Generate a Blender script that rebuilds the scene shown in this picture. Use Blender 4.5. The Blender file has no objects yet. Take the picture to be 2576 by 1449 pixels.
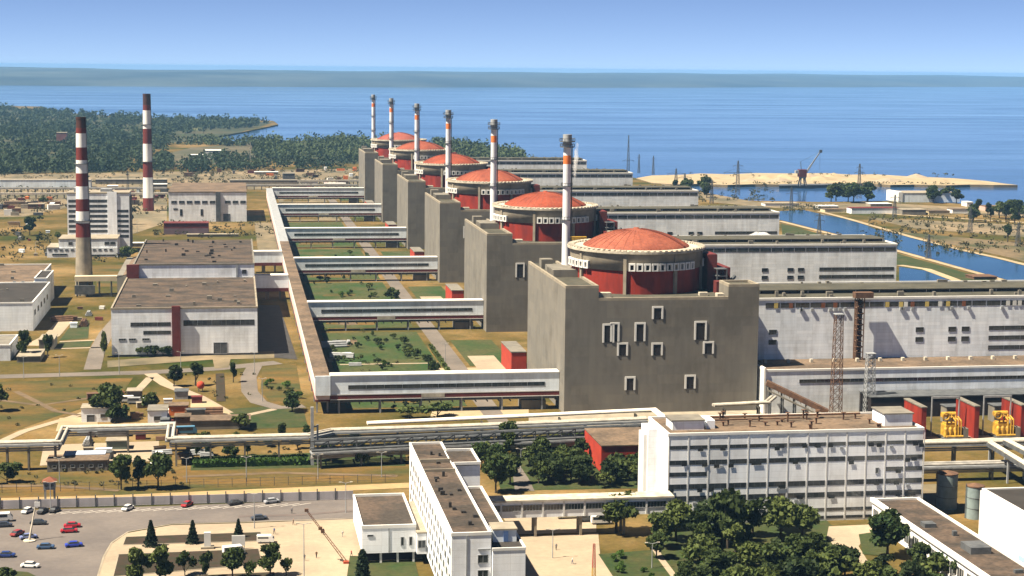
import bpy, bmesh, math, random
from mathutils import Vector, Matrix, noise
from mathutils.geometry import tessellate_polygon
random.seed(7)
C = bpy.context.scene
COL = C.collection
R = math.radians

# ------------------------------------------------------------------ camera
PW, PH, FP = 2576.0, 1449.0, 4400.0          # survey frame (pixels) and focal length in those pixels
YAW, PITCH, ROLL, CAMH = R(9.01377), R(7.14595), 0.0098, 117.0
_r = Vector((math.cos(YAW), -math.sin(YAW), 0)); _fh = Vector((math.sin(YAW), math.cos(YAW), 0)); _u = Vector((0, 0, 1))
CF = _fh*math.cos(PITCH) - _u*math.sin(PITCH); _U = _fh*math.sin(PITCH) + _u*math.cos(PITCH)
CR = _r*math.cos(ROLL) + _U*math.sin(ROLL); CU = -_r*math.sin(ROLL) + _U*math.cos(ROLL)
CC = Vector((0, 0, CAMH))
cd = bpy.data.cameras.new('camera'); cam = bpy.data.objects.new('camera', cd); COL.objects.link(cam)
cd.sensor_width = 36.0; cd.lens = FP/PW*36.0; cd.clip_start = 1.0; cd.clip_end = 60000
m3 = Matrix((CR, CU, -CF)).transposed()
cam.matrix_world = Matrix.Translation(CC) @ m3.to_4x4()
C.camera = cam

# ------------------------------------------------------------------ world, sun, exposure
SUN_DIR = Vector((1.0, 0.21, -1.58)).normalized()       # the way the light travels
w = bpy.data.worlds.new('World'); C.world = w; w.use_nodes = True
wn = w.node_tree.nodes; wl = w.node_tree.links; wn.clear()
wo = wn.new('ShaderNodeOutputWorld'); wb = wn.new('ShaderNodeBackground'); ws = wn.new('ShaderNodeTexSky')
ws.sky_type = 'NISHITA'; ws.sun_disc = False
ws.sun_elevation = math.asin(-SUN_DIR.z); ws.sun_rotation = math.atan2(-SUN_DIR.x, -SUN_DIR.y) % (2*math.pi)
ws.altitude = 100; ws.air_density = 0.22; ws.dust_density = 0.0; ws.ozone_density = 4.0
wb.inputs['Strength'].default_value = 0.05
wm = wn.new('ShaderNodeMix'); wm.data_type = 'RGBA'; wm.blend_type = 'MULTIPLY'; wm.inputs[0].default_value = 1.0; wm.inputs[7].default_value = (1.0, .925, .90, 1)
wl.new(ws.outputs[0], wm.inputs[6]); wl.new(wm.outputs[2], wb.inputs[0]); wl.new(wb.outputs[0], wo.inputs[0])
sd = bpy.data.lights.new('sun', 'SUN'); sd.energy = 5.0; sd.angle = R(0.5); sd.color = (1.0, 0.885, 0.70)
so = bpy.data.objects.new('sun', sd); COL.objects.link(so); so.location = (-300, 100, 600)
so.rotation_euler = SUN_DIR.to_track_quat('-Z', 'Y').to_euler()
vs = C.view_settings; vs.view_transform = 'Standard'; vs.look = 'None'; vs.gamma = 1.0; vs.use_curve_mapping = False
vs.exposure = 1.6
C.cycles.max_bounces = 6; C.cycles.volume_bounces = 2; C.cycles.transparent_max_bounces = 8

# ------------------------------------------------------------------ helpers
def ray(px, py): return CF*FP + CR*(px-PW/2) - CU*(py-PH/2)
def g(px, py, z=0.0):                                   # surveyed picture point -> point of the level z
    d = ray(px, py); return CC + d*((z-CAMH)/d.z)
def ay(px, py, Y):
    d = ray(px, py); return CC + d*(Y/d.y)

class MB:
    def __init__(s): s.v = []; s.f = []; s.m = []
    def add(s, vs, fs, m=0):
        o = len(s.v); s.v += [tuple(p) for p in vs]
        for f in fs: s.f.append(tuple(i+o for i in f)); s.m.append(m)
        return s
    def box(s, x0, y0, z0, x1, y1, z1, m=0, top=None):
        s.add([(x0,y0,z0),(x1,y0,z0),(x1,y1,z0),(x0,y1,z0),(x0,y0,z1),(x1,y0,z1),(x1,y1,z1),(x0,y1,z1)],
              [(0,1,5,4),(1,2,6,5),(2,3,7,6),(3,0,4,7),(0,3,2,1)], m)
        n = len(s.v); s.f.append((n-4,n-3,n-2,n-1)); s.m.append(m if top is None else top); return s
    def cbox(s, cx, cy, z0, wx, wy, h, m=0): return s.box(cx-wx/2, cy-wy/2, z0, cx+wx/2, cy+wy/2, z0+h, m)
    def lathe(s, cx, cy, prof, n=24, m=0, mats=None, cap=True, a0=0.0, a1=2*math.pi):
        o = len(s.v); full = abs(a1-a0-2*math.pi) < 1e-6; k = n if full else n+1
        for r, z in prof:
            for i in range(k):
                a = a0+(a1-a0)*i/n; s.v.append((cx+r*math.cos(a), cy+r*math.sin(a), z))
        for j in range(len(prof)-1):
            for i in range(n):
                i2 = (i+1) % k
                s.f.append((o+j*k+i, o+j*k+i2, o+(j+1)*k+i2, o+(j+1)*k+i)); s.m.append(mats[j] if mats else m)
        if cap and full:
            s.f.append(tuple(o+(len(prof)-1)*k+i for i in range(k))); s.m.append(mats[-1] if mats else m)
        return s
    def tube(s, p, q, r, n=8, m=0, r2=None):
        p = Vector(p); q = Vector(q); d = (q-p).normalized()
        a = d.cross(Vector((0,0,1)) if abs(d.z) < .95 else Vector((1,0,0))).normalized(); b = d.cross(a)
        r2 = r if r2 is None else r2; o = len(s.v)
        for c, rr in ((p, r), (q, r2)):
            for i in range(n):
                t = 2*math.pi*i/n; s.v.append(tuple(c+(a*math.cos(t)+b*math.sin(t))*rr))
        for i in range(n):
            j = (i+1) % n; s.f.append((o+i, o+j, o+n+j, o+n+i)); s.m.append(m)
        s.f.append(tuple(o+i for i in range(n))[::-1]); s.m.append(m); s.f.append(tuple(o+n+i for i in range(n))); s.m.append(m)
        return s
    def bar(s, p, q, w_, h_, m=0):
        p = Vector(p); q = Vector(q); d = (q-p).normalized()
        a = d.cross(Vector((0,0,1)) if abs(d.z) < .95 else Vector((1,0,0))).normalized(); b = a.cross(d)
        a *= w_/2; b *= h_/2
        vs_ = [p-a-b, p+a-b, p+a+b, p-a+b, q-a-b, q+a-b, q+a+b, q-a+b]
        return s.add(vs_, [(0,1,2,3),(7,6,5,4),(0,4,5,1),(1,5,6,2),(2,6,7,3),(3,7,4,0)], m)
    def mesh(s, name, mats, smooth=False):
        me = bpy.data.meshes.new(name); me.from_pydata(s.v, [], s.f)
        for mm in (mats if isinstance(mats, (list, tuple)) else [mats]): me.materials.append(mm)
        me.polygons.foreach_set('material_index', s.m)
        if smooth: me.polygons.foreach_set('use_smooth', [True]*len(s.f))
        me.update(); return me
    def build(s, name, mats, parent=None, smooth=False, world=False):
        if world and parent is not None:
            o_ = wloc(parent); s.v = [(x-o_.x, y-o_.y, z-o_.z) for x, y, z in s.v]
        return link(name, s.mesh(name, mats, smooth), parent)
def wloc(o):
    t = Vector((0,0,0))
    while o is not None: t += o.location; o = o.parent
    return t
def link(name, me, parent=None, loc=(0,0,0), rz=0.0):
    ob = bpy.data.objects.new(name, me); COL.objects.link(ob); ob.location = loc
    if rz: ob.rotation_euler = (0, 0, rz)
    if parent is not None: ob.parent = parent
    return ob
def tag(o, label, cat, group=None, kind=None):
    o['label'] = label; o['category'] = cat
    if group: o['group'] = group
    if kind: o['kind'] = kind
    return o
def thing(name, label, cat, loc=(0,0,0), group=None, rz=0.0):
    o = link(name, None, None, loc, rz); o.empty_display_size = 2
    return tag(o, label, cat, group)
KIDS = {}
def copy_tree(o, parent=None, skip=()):
    c = o.copy(); COL.objects.link(c)
    if parent is not None: c.parent = parent
    for ch in list(o.children):
        if ch.get('only'): continue
        copy_tree(ch, c)
    return c
def struct(o, label=None):
    o['kind'] = 'structure'
    if label: o['label'] = label
    return o

# ------------------------------------------------------------------ materials
def nodes(name):
    m = bpy.data.materials.new(name); m.use_nodes = True
    return m, m.node_tree.nodes, m.node_tree.links, m.node_tree.nodes['Principled BSDF']
def pos(nt, ln, stretch=(1,1,1)):
    ge = nt.new('ShaderNodeNewGeometry'); mp = nt.new('ShaderNodeMapping'); mp.inputs['Scale'].default_value = stretch
    ln.new(ge.outputs['Position'], mp.inputs['Vector']); return mp.outputs[0]
def noi(nt, ln, vec, sc, det=4, rough=.55):
    n = nt.new('ShaderNodeTexNoise'); n.inputs['Scale'].default_value = sc; n.inputs['Detail'].default_value = det
    n.inputs['Roughness'].default_value = rough; ln.new(vec, n.inputs['Vector']); return n.outputs[0]
def ramp(nt, ln, fac, stops):
    r = nt.new('ShaderNodeValToRGB'); e = r.color_ramp.elements
    while len(e) < len(stops): e.new(.5)
    for i, (p, c) in enumerate(stops): e[i].position = p; e[i].color = (*c, 1) if len(c) == 3 else c
    ln.new(fac, r.inputs[0]); return r.outputs[0]
def mix(nt, ln, fac, a, b, mode='MIX'):
    n = nt.new('ShaderNodeMix'); n.data_type = 'RGBA'; n.blend_type = mode
    for v, i in ((fac, 0), (a, 6), (b, 7)):
        if isinstance(v, (int, float)): n.inputs[i].default_value = v
        elif isinstance(v, tuple): n.inputs[i].default_value = (*v, 1)
        else: ln.new(v, n.inputs[i])
    return n.outputs[2]
TONE = ((('paving','tyre band'), .78), (('roof','asphalt','road','sand','lawn','grass','soil','ground','clearing','meadow','floor','bed'), .68), (('dome',), .72), (('concrete','rim','red'), .82))
def M(name, c1, c2=None, scale=.15, rough=.85, stretch=(1,1,1), lo=.38, hi=.62, fine=0.0, fscale=2.0, metal=0.0, spec=.3):
    m, nt, ln, b = nodes(name)
    b.inputs['Roughness'].default_value = rough; b.inputs['Metallic'].default_value = metal
    b.inputs['Specular IOR Level'].default_value = spec
    c2 = c2 or tuple(x*.8 for x in c1)
    k = next((f for wds, f in TONE if any(w_ in name for w_ in wds)), 1.0); c1 = tuple(x*k for x in c1); c2 = tuple(x*k for x in c2)
    v = pos(nt, ln, stretch); c = ramp(nt, ln, noi(nt, ln, v, scale, 5), [(lo, c1), (hi, c2)])
    if fine:
        f = ramp(nt, ln, noi(nt, ln, pos(nt, ln), fscale, 3), [(.3, (1-fine,)*3), (.7, (1+fine*.5,)*3)])
        c = mix(nt, ln, 1.0, c, f, 'MULTIPLY')
    ln.new(c, b.inputs['Base Color']); return m
def panel(name, c1, c2, pw=6.0, ph=1.2, joint=.82, grime=.15, rough=.6):
    # profiled wall sheets: joints, slight tone changes from sheet to sheet, rain streaks
    m, nt, ln, b = nodes(name); b.inputs['Roughness'].default_value = rough; b.inputs['Specular IOR Level'].default_value = .3
    ge = nt.new('ShaderNodeNewGeometry'); sp = nt.new('ShaderNodeSeparateXYZ'); ln.new(ge.outputs['Position'], sp.inputs[0])
    ad = nt.new('ShaderNodeMath'); ln.new(sp.outputs[0], ad.inputs[0]); ln.new(sp.outputs[1], ad.inputs[1])
    cb = nt.new('ShaderNodeCombineXYZ'); ln.new(ad.outputs[0], cb.inputs[0]); ln.new(sp.outputs[2], cb.inputs[1])
    br = nt.new('ShaderNodeTexBrick'); ln.new(cb.outputs[0], br.inputs['Vector']); br.offset = 0.0
    br.inputs['Scale'].default_value = 1.0; br.inputs['Brick Width'].default_value = pw; br.inputs['Row Height'].default_value = ph
    br.inputs['Mortar Size'].default_value = .045; br.inputs['Mortar Smooth'].default_value = .3; br.inputs['Bias'].default_value = 0
    br.inputs['Color1'].default_value = (*c1, 1); br.inputs['Color2'].default_value = (*c2, 1)
    br.inputs['Mortar'].default_value = (*(x*joint for x in c1), 1)
    st = ramp(nt, ln, noi(nt, ln, pos(nt, ln, (.5, .5, .06)), 1.1, 5), [(.35, (1,1,1)), (.75, (1-grime,1-grime*1.05,1-grime*1.1))])
    pt = ramp(nt, ln, noi(nt, ln, pos(nt, ln, (1, 1, .7)), .11, 6, .62), [(.34, (.80,.79,.77)), (.5, (1,1,1)), (.68, (1.06,1.05,1.03))])
    ln.new(mix(nt, ln, 1.0, mix(nt, ln, 1.0, br.outputs[0], st, 'MULTIPLY'), pt, 'MULTIPLY'), b.inputs['Base Color']); return m
def leafm(name, dark, light, sc=.5):
    m, nt, ln, b = nodes(name); b.inputs['Roughness'].default_value = .75; b.inputs['Specular IOR Level'].default_value = .2
    oi = nt.new('ShaderNodeObjectInfo'); n = noi(nt, ln, pos(nt, ln), sc, 3)
    ad = nt.new('ShaderNodeMath'); ad.operation = 'MULTIPLY_ADD'; ad.inputs[1].default_value = .45; ln.new(oi.outputs['Random'], ad.inputs[0]); ln.new(n, ad.inputs[2])
    ln.new(ramp(nt, ln, ad.outputs[0], [(.38, dark), (1.0, light)]), b.inputs['Base Color'])
    tr = nt.new('ShaderNodeBsdfTranslucent'); tr.inputs[0].default_value = (*[min(1, x*1.3) for x in light], 1)
    ms = nt.new('ShaderNodeMixShader'); ms.inputs[0].default_value = .12
    ou = nt['Material Output']; ln.new(b.outputs[0], ms.inputs[1]); ln.new(tr.outputs[0], ms.inputs[2]); ln.new(ms.outputs[0], ou.inputs['Surface']); return m

WHITE = panel('white cladding', (.86,.89,.92), (.76,.80,.85), 6, 1.2, .78, .22)
WHITE2 = panel('white facade panels', (.88,.90,.93), (.82,.85,.89), 5.4, 1.5, .82, .16)
PALE = panel('pale gallery cladding', (.80,.87,.93), (.72,.80,.88), 6, 1.6, .84, .20)
HALL = panel('hall cladding', (.84,.88,.92), (.72,.77,.82), 6, 1.2, .78, .24)
TRIM = M('white trim', (.78,.77,.74), (.70,.69,.66), .3)
CONC = panel('grey concrete wall', (.172,.158,.134), (.146,.137,.120), 6.0, 3.3, .88, .14, .9)
CONCL = M('pale concrete edge', (.33,.285,.215), (.25,.215,.165), .3)
CONCG = M('weathered grey concrete', (.22,.20,.165), (.155,.142,.12), .3, .9, (1,1,.2))
ROOF = M('brown felt roof', (.125,.088,.064), (.062,.050,.040), .09, .95, (1,1.6,1), .42, .58, .42, .9)
ROOFD = M('dark felt roof', (.055,.048,.043), (.035,.031,.028), .15, .95, (1,1,1), .36, .64, .2, .6)
ROOFO = M('olive grey roof', (.105,.098,.072), (.065,.062,.046), .1, .95, (1,1,1), .36, .64, .2, .5)
ROOFT = M('tan roof', (.215,.15,.10), (.135,.098,.068), .10, .95, (1,1,1), .42, .58, .35, .9)
RED = M('red painted wall', (.30,.026,.012), (.17,.016,.010), .3, .7, (1,1,.25))
REDB = M('bright red cladding', (.42,.045,.022), (.33,.035,.02), .3, .7)
MAROON = M('dark red girder paint', (.15,.025,.022), (.11,.022,.02), .3, .7)
DOME = M('salmon dome skin', (.36,.105,.058), (.25,.065,.036), .14, .8, (1,1,1), .38, .66, .28, 1.1)
DOME2 = M('orange red dome skin', (.35,.066,.028), (.24,.045,.022), .14, .8, (1,1,1), .38, .66, .25, 1.0)
DOME3 = M('faded red dome skin', (.34,.085,.042), (.25,.055,.030), .10, .8, (1,1,1), .38, .66, .3, .8)
DOME4 = M('pinkish dome skin', (.36,.10,.072), (.28,.075,.055), .12, .8, (1,1,1), .38, .66, .25, .8)
DOMER = M('dark dome walkway', (.16,.035,.02))
RIM = M('white rim', (.58,.52,.42), (.38,.34,.27), .4)
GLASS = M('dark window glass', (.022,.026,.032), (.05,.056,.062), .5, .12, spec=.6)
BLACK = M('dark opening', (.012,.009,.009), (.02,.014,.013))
GREYP = M('grey steel paint', (.30,.31,.32), (.22,.23,.24), .5, .6)
STEEL = M('dark steel', (.10,.105,.11), (.06,.065,.07), .5, .6)
PIPE = M('pale pipe lagging', (.50,.46,.38), (.34,.31,.265), .4, .6, (1,1,1), .35, .65, .2, 1.5)
PIPEG = M('grey pipe lagging', (.36,.34,.31), (.24,.23,.21), .4, .6)
RUST = M('rust brown steel', (.13,.07,.04), (.08,.045,.03), .6, .9)
STACK = M('grey white stack steel', (.62,.63,.65), (.50,.51,.54), .2, .55, (1,1,.3))
BANDW = M('white chimney band', (.74,.72,.68), (.62,.60,.57), .3, .8, (1,1,.3))
BANDR = M('red chimney band', (.17,.022,.016), (.12,.018,.014), .3, .8, (1,1,.3))
SOOT = M('sooty chimney top', (.06,.02,.016), (.035,.014,.012))
YELLOW = M('yellow transformer paint', (.50,.30,.035), (.30,.17,.03), .7, .5)
ORANGE = M('orange paint', (.62,.17,.04), (.5,.13,.03), .5)
BARK = M('bark', (.06,.045,.03), (.035,.028,.02), 2)
LEAF = leafm('deep green leaves', (.006,.015,.005), (.040,.058,.014))
LEAF2 = leafm('mid green leaves', (.012,.030,.007), (.080,.100,.024))
LEAFC = leafm('conifer needles', (.005,.012,.006), (.015,.028,.012))
LEAFF = leafm('far wood leaves', (.013,.028,.013), (.058,.080,.030), .012)
LEAFH = leafm('hedge leaves', (.020,.055,.006), (.060,.105,.014), .4)
SCRUB = leafm('scrub leaves', (.022,.028,.011), (.060,.057,.022), .2)

# ground materials
def groundm():
    m, nt, ln, b = nodes('dry ground'); b.inputs['Roughness'].default_value = .95; b.inputs['Specular IOR Level'].default_value = .1
    v = pos(nt, ln)
    a = ramp(nt, ln, noi(nt, ln, v, .012, 6, .6), [(.33, (.022,.036,.005)), (.43, (.058,.050,.012)), (.53, (.105,.072,.024)), (.66, (.185,.125,.055))])
    c = ramp(nt, ln, noi(nt, ln, v, .07, 5, .65), [(.32, (.62,.72,.58)), (.5, (1,1,1)), (.7, (1.22,1.1,.98))])
    d = ramp(nt, ln, noi(nt, ln, v, .6, 4, .7), [(.3, (.72,.72,.70)), (.7, (1.18,1.18,1.15))])
    ln.new(mix(nt, ln, 1, mix(nt, ln, 1, a, c, 'MULTIPLY'), d, 'MULTIPLY'), b.inputs['Base Color']); return m
GROUND = groundm()
ASPH = M('worn asphalt', (.195,.168,.152), (.140,.122,.116), .05, .95, (1,1.5,1), .36, .66, .10, .7)
ROADM = M('pale road', (.205,.172,.145), (.15,.13,.112), .06, .95, (1,1,1), .36, .66, .12, .5)
PLAZA = M('cream paving', (.40,.315,.22), (.31,.25,.18), .06, .95, (1,1.3,1), .34, .66, .10, .6)
SANDM = M('pale sand', (.48,.38,.235), (.37,.285,.175), .05, .95, (1,1,1), .36, .66, .10, .3)
SANDS = M('yellow sand strip', (.46,.33,.16), (.37,.26,.13), .12, .95, (1,1,1), .36, .66, .12, .8)
LAWN = M('green lawn', (.024,.052,.007), (.066,.066,.018), .12, .95, (1,1,1), .36, .66, .3, .8)
DRYG = M('dry orange grass', (.175,.098,.020), (.052,.060,.010), .045, .95, (.6,1.6,1), .36, .64, .22, .6)
BED = M('brown planting bed', (.05,.03,.018), (.03,.028,.012), .4)
WOODF = M('woodland floor', (.030,.045,.018), (.085,.078,.036), .01, .95, (1,1,1), .40, .70, .25, .05)

# ------------------------------------------------------------------ setting: ground, water, far shore, haze
def sheet(name, pts, mat, z=0.0, kind='structure', skirt=None):
    P = [Vector((p[0], p[1], z)) for p in pts]
    tris = tessellate_polygon([P]); fs = []
    for t in tris:
        a, b_, c = (P[i] for i in t)
        fs.append(t if (b_-a).cross(c-a).z > 0 else t[::-1])
    mb = MB(); mb.add(P, fs)
    if skirt is not None:
        n = len(P); o = len(mb.v); mb.v += [(p.x, p.y, skirt) for p in P]
        for i in range(n): j = (i+1) % n; mb.f.append((i, o+i, o+j, j)); mb.m.append(0); mb.f.append((j, o+j, o+i, i)); mb.m.append(0)
    o = mb.build(name, mat); o['kind'] = kind; return o
def gs(*pp): return [(lambda q: (q.x, q.y))(g(px, py)) for px, py in pp]

coast = gs((2576,524),(2420,512),(2250,505),(2060,508),(1900,505),(1780,502),(1720,488),(1700,474),(1620,452),(1500,428),(1400,408),(1335,402),(1300,392),(1200,374),(1100,366),(980,358),(860,354),
           (760,354),(690,358),(640,357),(580,359),(500,354),(455,347),(500,339),(600,334),(660,322),(700,313),(688,304),(600,300),(480,300),(330,294),(210,288),(140,280),(105,268),(0,266))
coast = [(coast[0][0]+900, coast[0][1]-120), (coast[0][0]+450, coast[0][1]-60)] + coast
land = coast + [(-2600, coast[-1][1]+200), (-2600, -150), (1800, -150), (1800, coast[0][1]-200)]
sheet('ground', land, GROUND, 0.0, skirt=-4.0)

m, nt, ln, b = nodes('reservoir water'); b.inputs['IOR'].default_value = 1.33; b.inputs['Specular IOR Level'].default_value = .22
v = pos(nt, ln, (1, .35, 1)); v2 = pos(nt, ln, (.28, 1, 1)); bp = nt.new('ShaderNodeBump')
ln.new(ramp(nt, ln, noi(nt, ln, v2, .0012, 5, .6), [(.32, (.016,.050,.135)), (.68, (.045,.102,.21))]), b.inputs['Base Color'])
ln.new(ramp(nt, ln, noi(nt, ln, v2, .0045, 5, .65), [(.34, (.03,)*3), (.66, (.18,)*3)]), b.inputs['Roughness'])
bp.inputs['Strength'].default_value = .10; bp.inputs['Distance'].default_value = 3.0
ln.new(noi(nt, ln, v, .05, 6, .65), bp.inputs['Height']); ln.new(bp.outputs[0], b.inputs['Normal'])
WATER = m
CANAL = M('canal water', (.008,.040,.095), (.014,.055,.12), .02, .12, (1,1,1), spec=.3)
struct(MB().add([(-9000,-140,-2),(15000,-140,-2),(15000,24500,-2),(-9000,24500,-2)], [(0,1,2,3)]).build('reservoir_water', WATER))

# far shore: a long low plateau beyond the water, rising from its waterline
FARH = M('far shore land', (.008,.020,.024), (.045,.060,.055), .0011, .95, (1,.6,1), .36, .66, .3, .004)
sh = [(-9000,9300),(-3000,9700),(-800,10100),(1200,10700),(3200,12000),(5200,13800),(7600,15500),(10000,16200),(15000,16600)]
mb = MB(); rows = 7; nx = 120
def shore_y(x):
    for (xa, ya), (xb, yb) in zip(sh, sh[1:]):
        if xa <= x <= xb: return ya+(yb-ya)*(x-xa)/(xb-xa)
    return sh[-1][1]
prof = [(0,-4),(60,4),(700,22),(1600,48),(2600,66),(4200,76),(6500,84)]
for j, (dy, hz) in enumerate(prof):
    for i in range(nx+1):
        x = -9000+24000*i/nx; k = noise.noise((x*.0007, dy*.0009, 3.1)); k2 = noise.noise((x*.0025, dy*.003, 7.7))
        mb.v.append((x, shore_y(x)+dy+250*noise.noise((x*.0011, 2.0, dy*.0005))+90*noise.noise((x*.005, 5.0, dy*.001)), hz if j == 0 else max(1.5, hz*(1+.16*k)+6*k2)))
for j in range(rows-1):
    for i in range(nx): a = j*(nx+1)+i; mb.f.append((a, a+1, a+nx+2, a+nx+1)); mb.m.append(0)
struct(mb.build('far_shore_hills', FARH, smooth=True))

hz = MB().box(-9300,-160,-6,15300,24800,123).build('haze', [])
m, nt, ln, b = nodes('haze air'); nt.remove(b); pv = nt.new('ShaderNodeVolumePrincipled')
pv.inputs['Color'].default_value = (.215,.45,.78,1); pv.inputs['Density'].default_value = 5.0e-5; pv.inputs['Anisotropy'].default_value = .0
ln.new(pv.outputs[0], nt['Material Output'].inputs['Volume']); hz.data.materials.append(m); hz['kind'] = 'stuff'; hz['label'] = 'pale blue haze over the whole site'
# ------------------------------------------------------------------ window pieces
WM = {}
def wmesh(w_, h_, fr=.12, dp=.12, mats=None, mull=0):
    key = (round(w_,2), round(h_,2), fr, dp, mull, tuple(x.name for x in mats))
    if key in WM: return WM[key]
    a, c = w_/2, h_/2; mb = MB()
    mb.box(-a, -dp, c-fr, a, .0, c); mb.box(-a, -dp, -c, a, .0, -c+fr)
    mb.box(-a, -dp, -c+fr, -a+fr, .0, c-fr); mb.box(a-fr, -dp, -c+fr, a, .0, c-fr)
    for i in range(mull): x = -a+w_*(i+1)/(mull+1); mb.box(x-.05, -dp*.7, -c+fr, x+.05, 0, c-fr)
    mb.add([(-a+fr,-.03,-c+fr),(a-fr,-.03,-c+fr),(a-fr,-.03,c-fr),(-a+fr,-.03,c-fr)], [(0,1,2,3)], 1)
    WM[key] = mb.mesh('window', mats); return WM[key]
def window(parent, x, y, z0, z1, w_, face='S', name='window', fr=.12, dp=.12, mats=None, mull=0, only=False):
    me = wmesh(w_, z1-z0, fr, dp, mats or (TRIM, GLASS), mull)
    o = link(name, me, parent, (x, y, (z0+z1)/2), {'S': 0, 'W': -math.pi/2, 'E': math.pi/2}[face])
    if only: o['only'] = 1
    return o
def wrow(parent, x0, x1, n, y, z0, z1, gap=.0, **k):
    p = (x1-x0)/n
    for i in range(n): window(parent, x0+p*(i+.5), y, z0, z1, p-gap, **k)
MULL = []
UHOOD = {}
def hood(parent, x0, x1, z0, z1, y=0.0, only=False):
    # pale U-shaped surround proud of the concrete, open below, with a dark recess inside
    w_, h_ = x1-x0, z1-z0; key = (round(w_,1), round(h_,1))
    if key not in UHOOD:
        mb = MB(); a = w_/2; t = .62; d = .22
        mb.box(-a, -d, h_-t, a, 0, h_); mb.box(-a, -d, 0, -a+t, 0, h_-t); mb.box(a-t, -d, 0, a, 0, h_-t)
        mb.add([(-a+t,-.06,0),(a-t,-.06,0),(a-t,-.06,h_-t),(-a+t,-.06,h_-t)], [(0,1,2,3)], 1)
        UHOOD[key] = mb.mesh('hooded_window', (TRIM, BLACK))
    o = link('hooded_window', UHOOD[key], parent, (x0+w_/2, y, z0))
    if only: o['only'] = 1
    return o

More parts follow.
